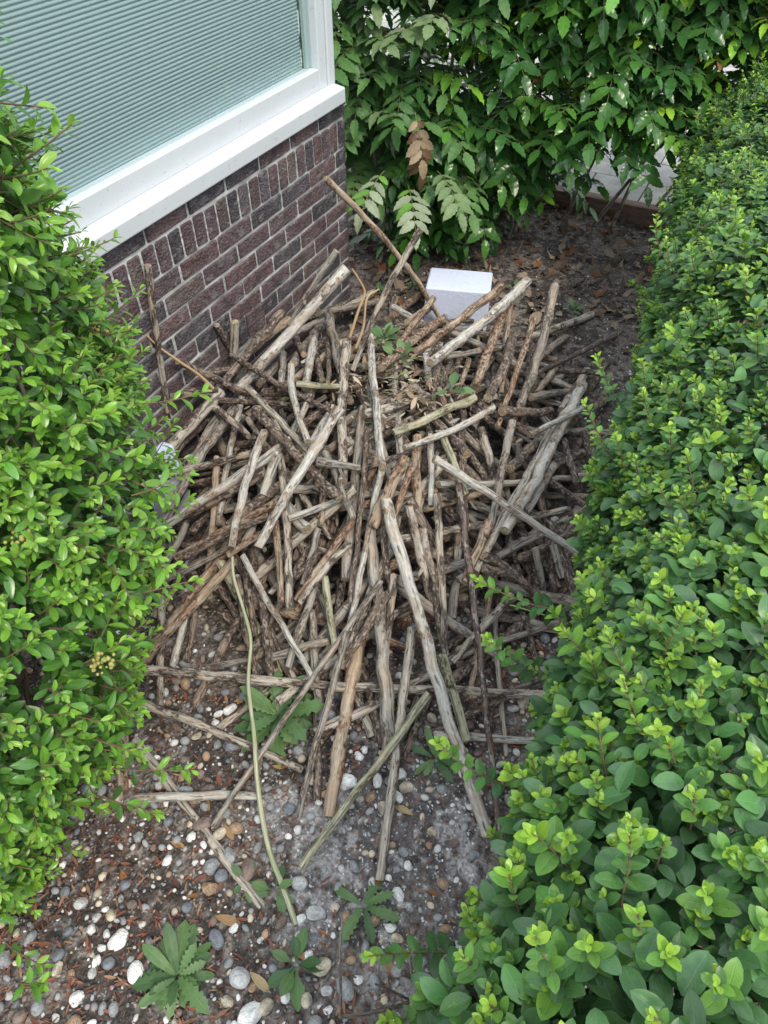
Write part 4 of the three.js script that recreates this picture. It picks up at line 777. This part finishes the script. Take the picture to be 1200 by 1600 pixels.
{ // fallen leaves under the mahonias
  const R = rng(29), deadShapes = [[.9, .5, .06], [.5, -.3, .05], [1.3, .8, .08], [.3, .9, .04]].map(([f, c, w]) => bladeGeometry([[0, .02], [.12, .2], [.22, .21], [.35, .30], [.5, .28], [.62, .30], [.75, .2], [.88, .13], [1, .01]], f, c, w));
  const tones = [[.25, .19, .145], [.31, .24, .185], [.19, .14, .11], [.38, .305, .24], [.26, .125, .065], [.14, .11, .092]];
  const mats = tones.map(c => leafMat(lin(...c), .8, .1)), list = [];
  for (let k = 0; k < 1500; k++) {
    const x = -.25 + 2.2 * R(), z = -2.35 - 1.75 * R(); if (mound(x, z) > .03 || wallDist(x, z) < .03 && z > -2.9) continue; if (z > -2.75 && R() < .55) continue;
    const l = .036 + .055 * R() * R(); list.push([V(x, groundY(x, z) + .004 + .012 * R(), z), new THREE.Euler((R() - .5) * .7, R() * TP, (R() - .5) * .9 + (R() < .3 ? Math.PI : 0)), V(l, l, l), tones[Math.floor(R() * 6)], Math.floor(R() * 4)]);
  }
  list.sort((p, q) => q[2].x * shown(q[0].x, 0, q[0].z) - p[2].x * shown(p[0].x, 0, p[0].z));
  const what = ['dull brown dry leaf lying on the soil at the back', 'light brown dry leaf lying on the soil at the back', 'dark brown dry leaf lying on the soil at the back', 'pale buff dry leaf lying on the soil at the back', 'rust coloured dry leaf lying on the soil at the back', 'blackish rotting leaf lying on the soil at the back'];
  list.slice(0, 260).forEach(a => { const i = tones.indexOf(a[3]), o = part('dead_leaf', deadShapes[a[4]], mats[i], scene); o.position.copy(a[0]); o.rotation.copy(a[1]); o.scale.copy(a[2]); tag(o, (a[2].x > .055 ? 'large ' : a[2].x < .042 ? 'small ' : '') + what[i].split(' on the soil')[0] + ' ' + nearMark(a[0].x, a[0].z), 'dead leaf', what[i].split(' lying')[0] + ' litter'); });
  scatter('leaf_litter', 'layer of small dry brown leaves under the mahonias', 'leaf litter', deadShapes, leafMat(lin(1, 1, 1), .8, .1), list.slice(260));
  // single fallen leaves on the gravel
  const fm = [[.45, .30, .13], [.40, .26, .14], [.36, .16, .06], [.52, .40, .24]].map(c => leafMat(lin(...c), .7, .2));
  const lab = ['narrow yellowish fallen leaf lying among the pebbles', 'narrow tan fallen leaf lying among the pebbles', 'narrow orange brown fallen leaf lying among the pebbles', 'narrow pale straw fallen leaf lying among the pebbles'];
  for (const [x, z, l, i] of [[-.42, -.63, .05, 0], [-.38, -.60, .045, 1], [-.44, -.44, .04, 2], [-.37, -.405, .06, 1], [-.28, -.30, .055, 3], [-.11, -.62, .035, 0], [-.02, -.46, .06, 2], [-.50, -.56, .04, 0], [-.2, -.36, .05, 1], [.07, -.62, .05, 3], [.05, -.36, .06, 2], [-.37, -.93, .04, 0], [-.60, -.50, .045, 2], [.02, -.29, .05, 1], [-.28, -.74, .03, 0], [.12, -.44, .04, 2]]) { const o = part('fallen_leaf', fireLeaf[i % 3], fm[i], scene); o.position.set(x, groundY(x, z) + .008, z); o.rotation.set((R() - .5) * .5, R() * TP, (R() - .5) * .9); o.scale.set(l * .9, l, l); tag(o, lab[i], 'fallen leaf', ['yellowish', 'tan', 'orange brown', 'straw'][i] + ' fallen leaves on the gravel'); }
}
// ---------------------------------------------------------------- weeds
{
  const R = rng(37), lobed = [0, 1, 2].map(s => { const st = [[0, .02]]; for (let k = 1; k < 13; k++) { const f = k / 13; st.push([f, (.045 + .21 * Math.pow(f, .8) * (1 - Math.pow(f, 5))) * (k % 2 ? 1 : s === 1 ? .62 : .74) * (1 + .25 * Math.sin(k * 3.1 + s * 2))]); } st.push([1, .01]); return bladeGeometry(st, .25, .28 + .1 * s, .012); });
  const oval = [0, 1].map(s => bladeGeometry([[0, .025], [.2, .05], [.35, .13], [.5, .2], [.7, .21], [.85, .14], [.95, .06], [1, .01]], .25, .25 + .1 * s, .01));
  const gm = [[.11, .22, .075], [.135, .26, .085], [.085, .18, .065], [.165, .29, .105]].map(c => leafMat(lin(...c), .5, .3));
  function rosette(name, label, x, z, n, l0, l1, shapes, tilt, y = groundY(x, z)) {
    const t = thing(name, label, 'weed', x, y, z);
    for (let k = 0; k < n; k++) { const a = k * 2.4 + R() * .5, el = tilt + .4 * R() + (k > n * .6 ? .35 : 0), l = lerp(l0, l1, R()), o = part('leaf', shapes[k % shapes.length], gm[Math.floor(R() * 4)], t); o.applyMatrix4(aim(V(Math.cos(a) * .006, .006 + .001 * k, Math.sin(a) * .006), V(Math.cos(a) * Math.cos(el), Math.sin(el), Math.sin(a) * Math.cos(el)), Y.clone().add(V((R() - .5) * .5, 0, (R() - .5) * .5)), l)); }
  }
  rosette('dandelion', 'dandelion rosette of toothed green leaves on the open gravel', -.425, -.289, 30, .045, .10, lobed, .1);
  rosette('dandelion', 'large lush dandelion rosette growing under the slanting sticks', -.275, -.865, 32, .07, .13, lobed, .2);
  rosette('plantain', 'small plantain weed with smooth pointed leaves on the gravel', -.185, -.312, 8, .045, .075, oval, .2);
  rosette('plantain', 'sparse weed with few spread leaves beside the long brown stick', -.045, -.425, 7, .05, .085, lobed, .08);
  rosette('dandelion', 'small dark weed rosette on the sand between two propped sticks', .128, -.76, 9, .045, .075, lobed, .12);
  rosette('plantain', 'tiny seedling beside the end of the dark patchy stick', -.245, -.455, 6, .03, .05, oval, .12);
  rosette('plantain', 'tiny seedling on the other side of the dark patchy stick end', -.31, -.475, 5, .03, .05, oval, .12);
  rosette('seedling', 'small green sprig growing through the back of the heap', .0, -2.16, 14, .04, .075, oval, .4, .30);
  rosette('seedling', 'small green leafy sprig beside the debris on top of the heap', .06, -2.0, 8, .05, .08, oval, .5, .33);
  rosette('seedling', 'fresh torn green leaves lying on top of the heap', .21, -1.78, 4, .05, .08, oval, .15, .37);
  for (const [x, z, l] of [[.14, -3.05, 'low green seedling in the leaf litter behind the foam block'], [.62, -3.02, 'low green seedling in the leaf litter at the mahonia foot'], [-.02, -2.98, 'low green seedling beside the wall corner'], [.85, -2.85, 'low green seedling on the bare soil near the hedge']]) rosette('seedling', l, x, z, 9, .03, .06, oval, .35);
}
renderer.render(scene, camera);
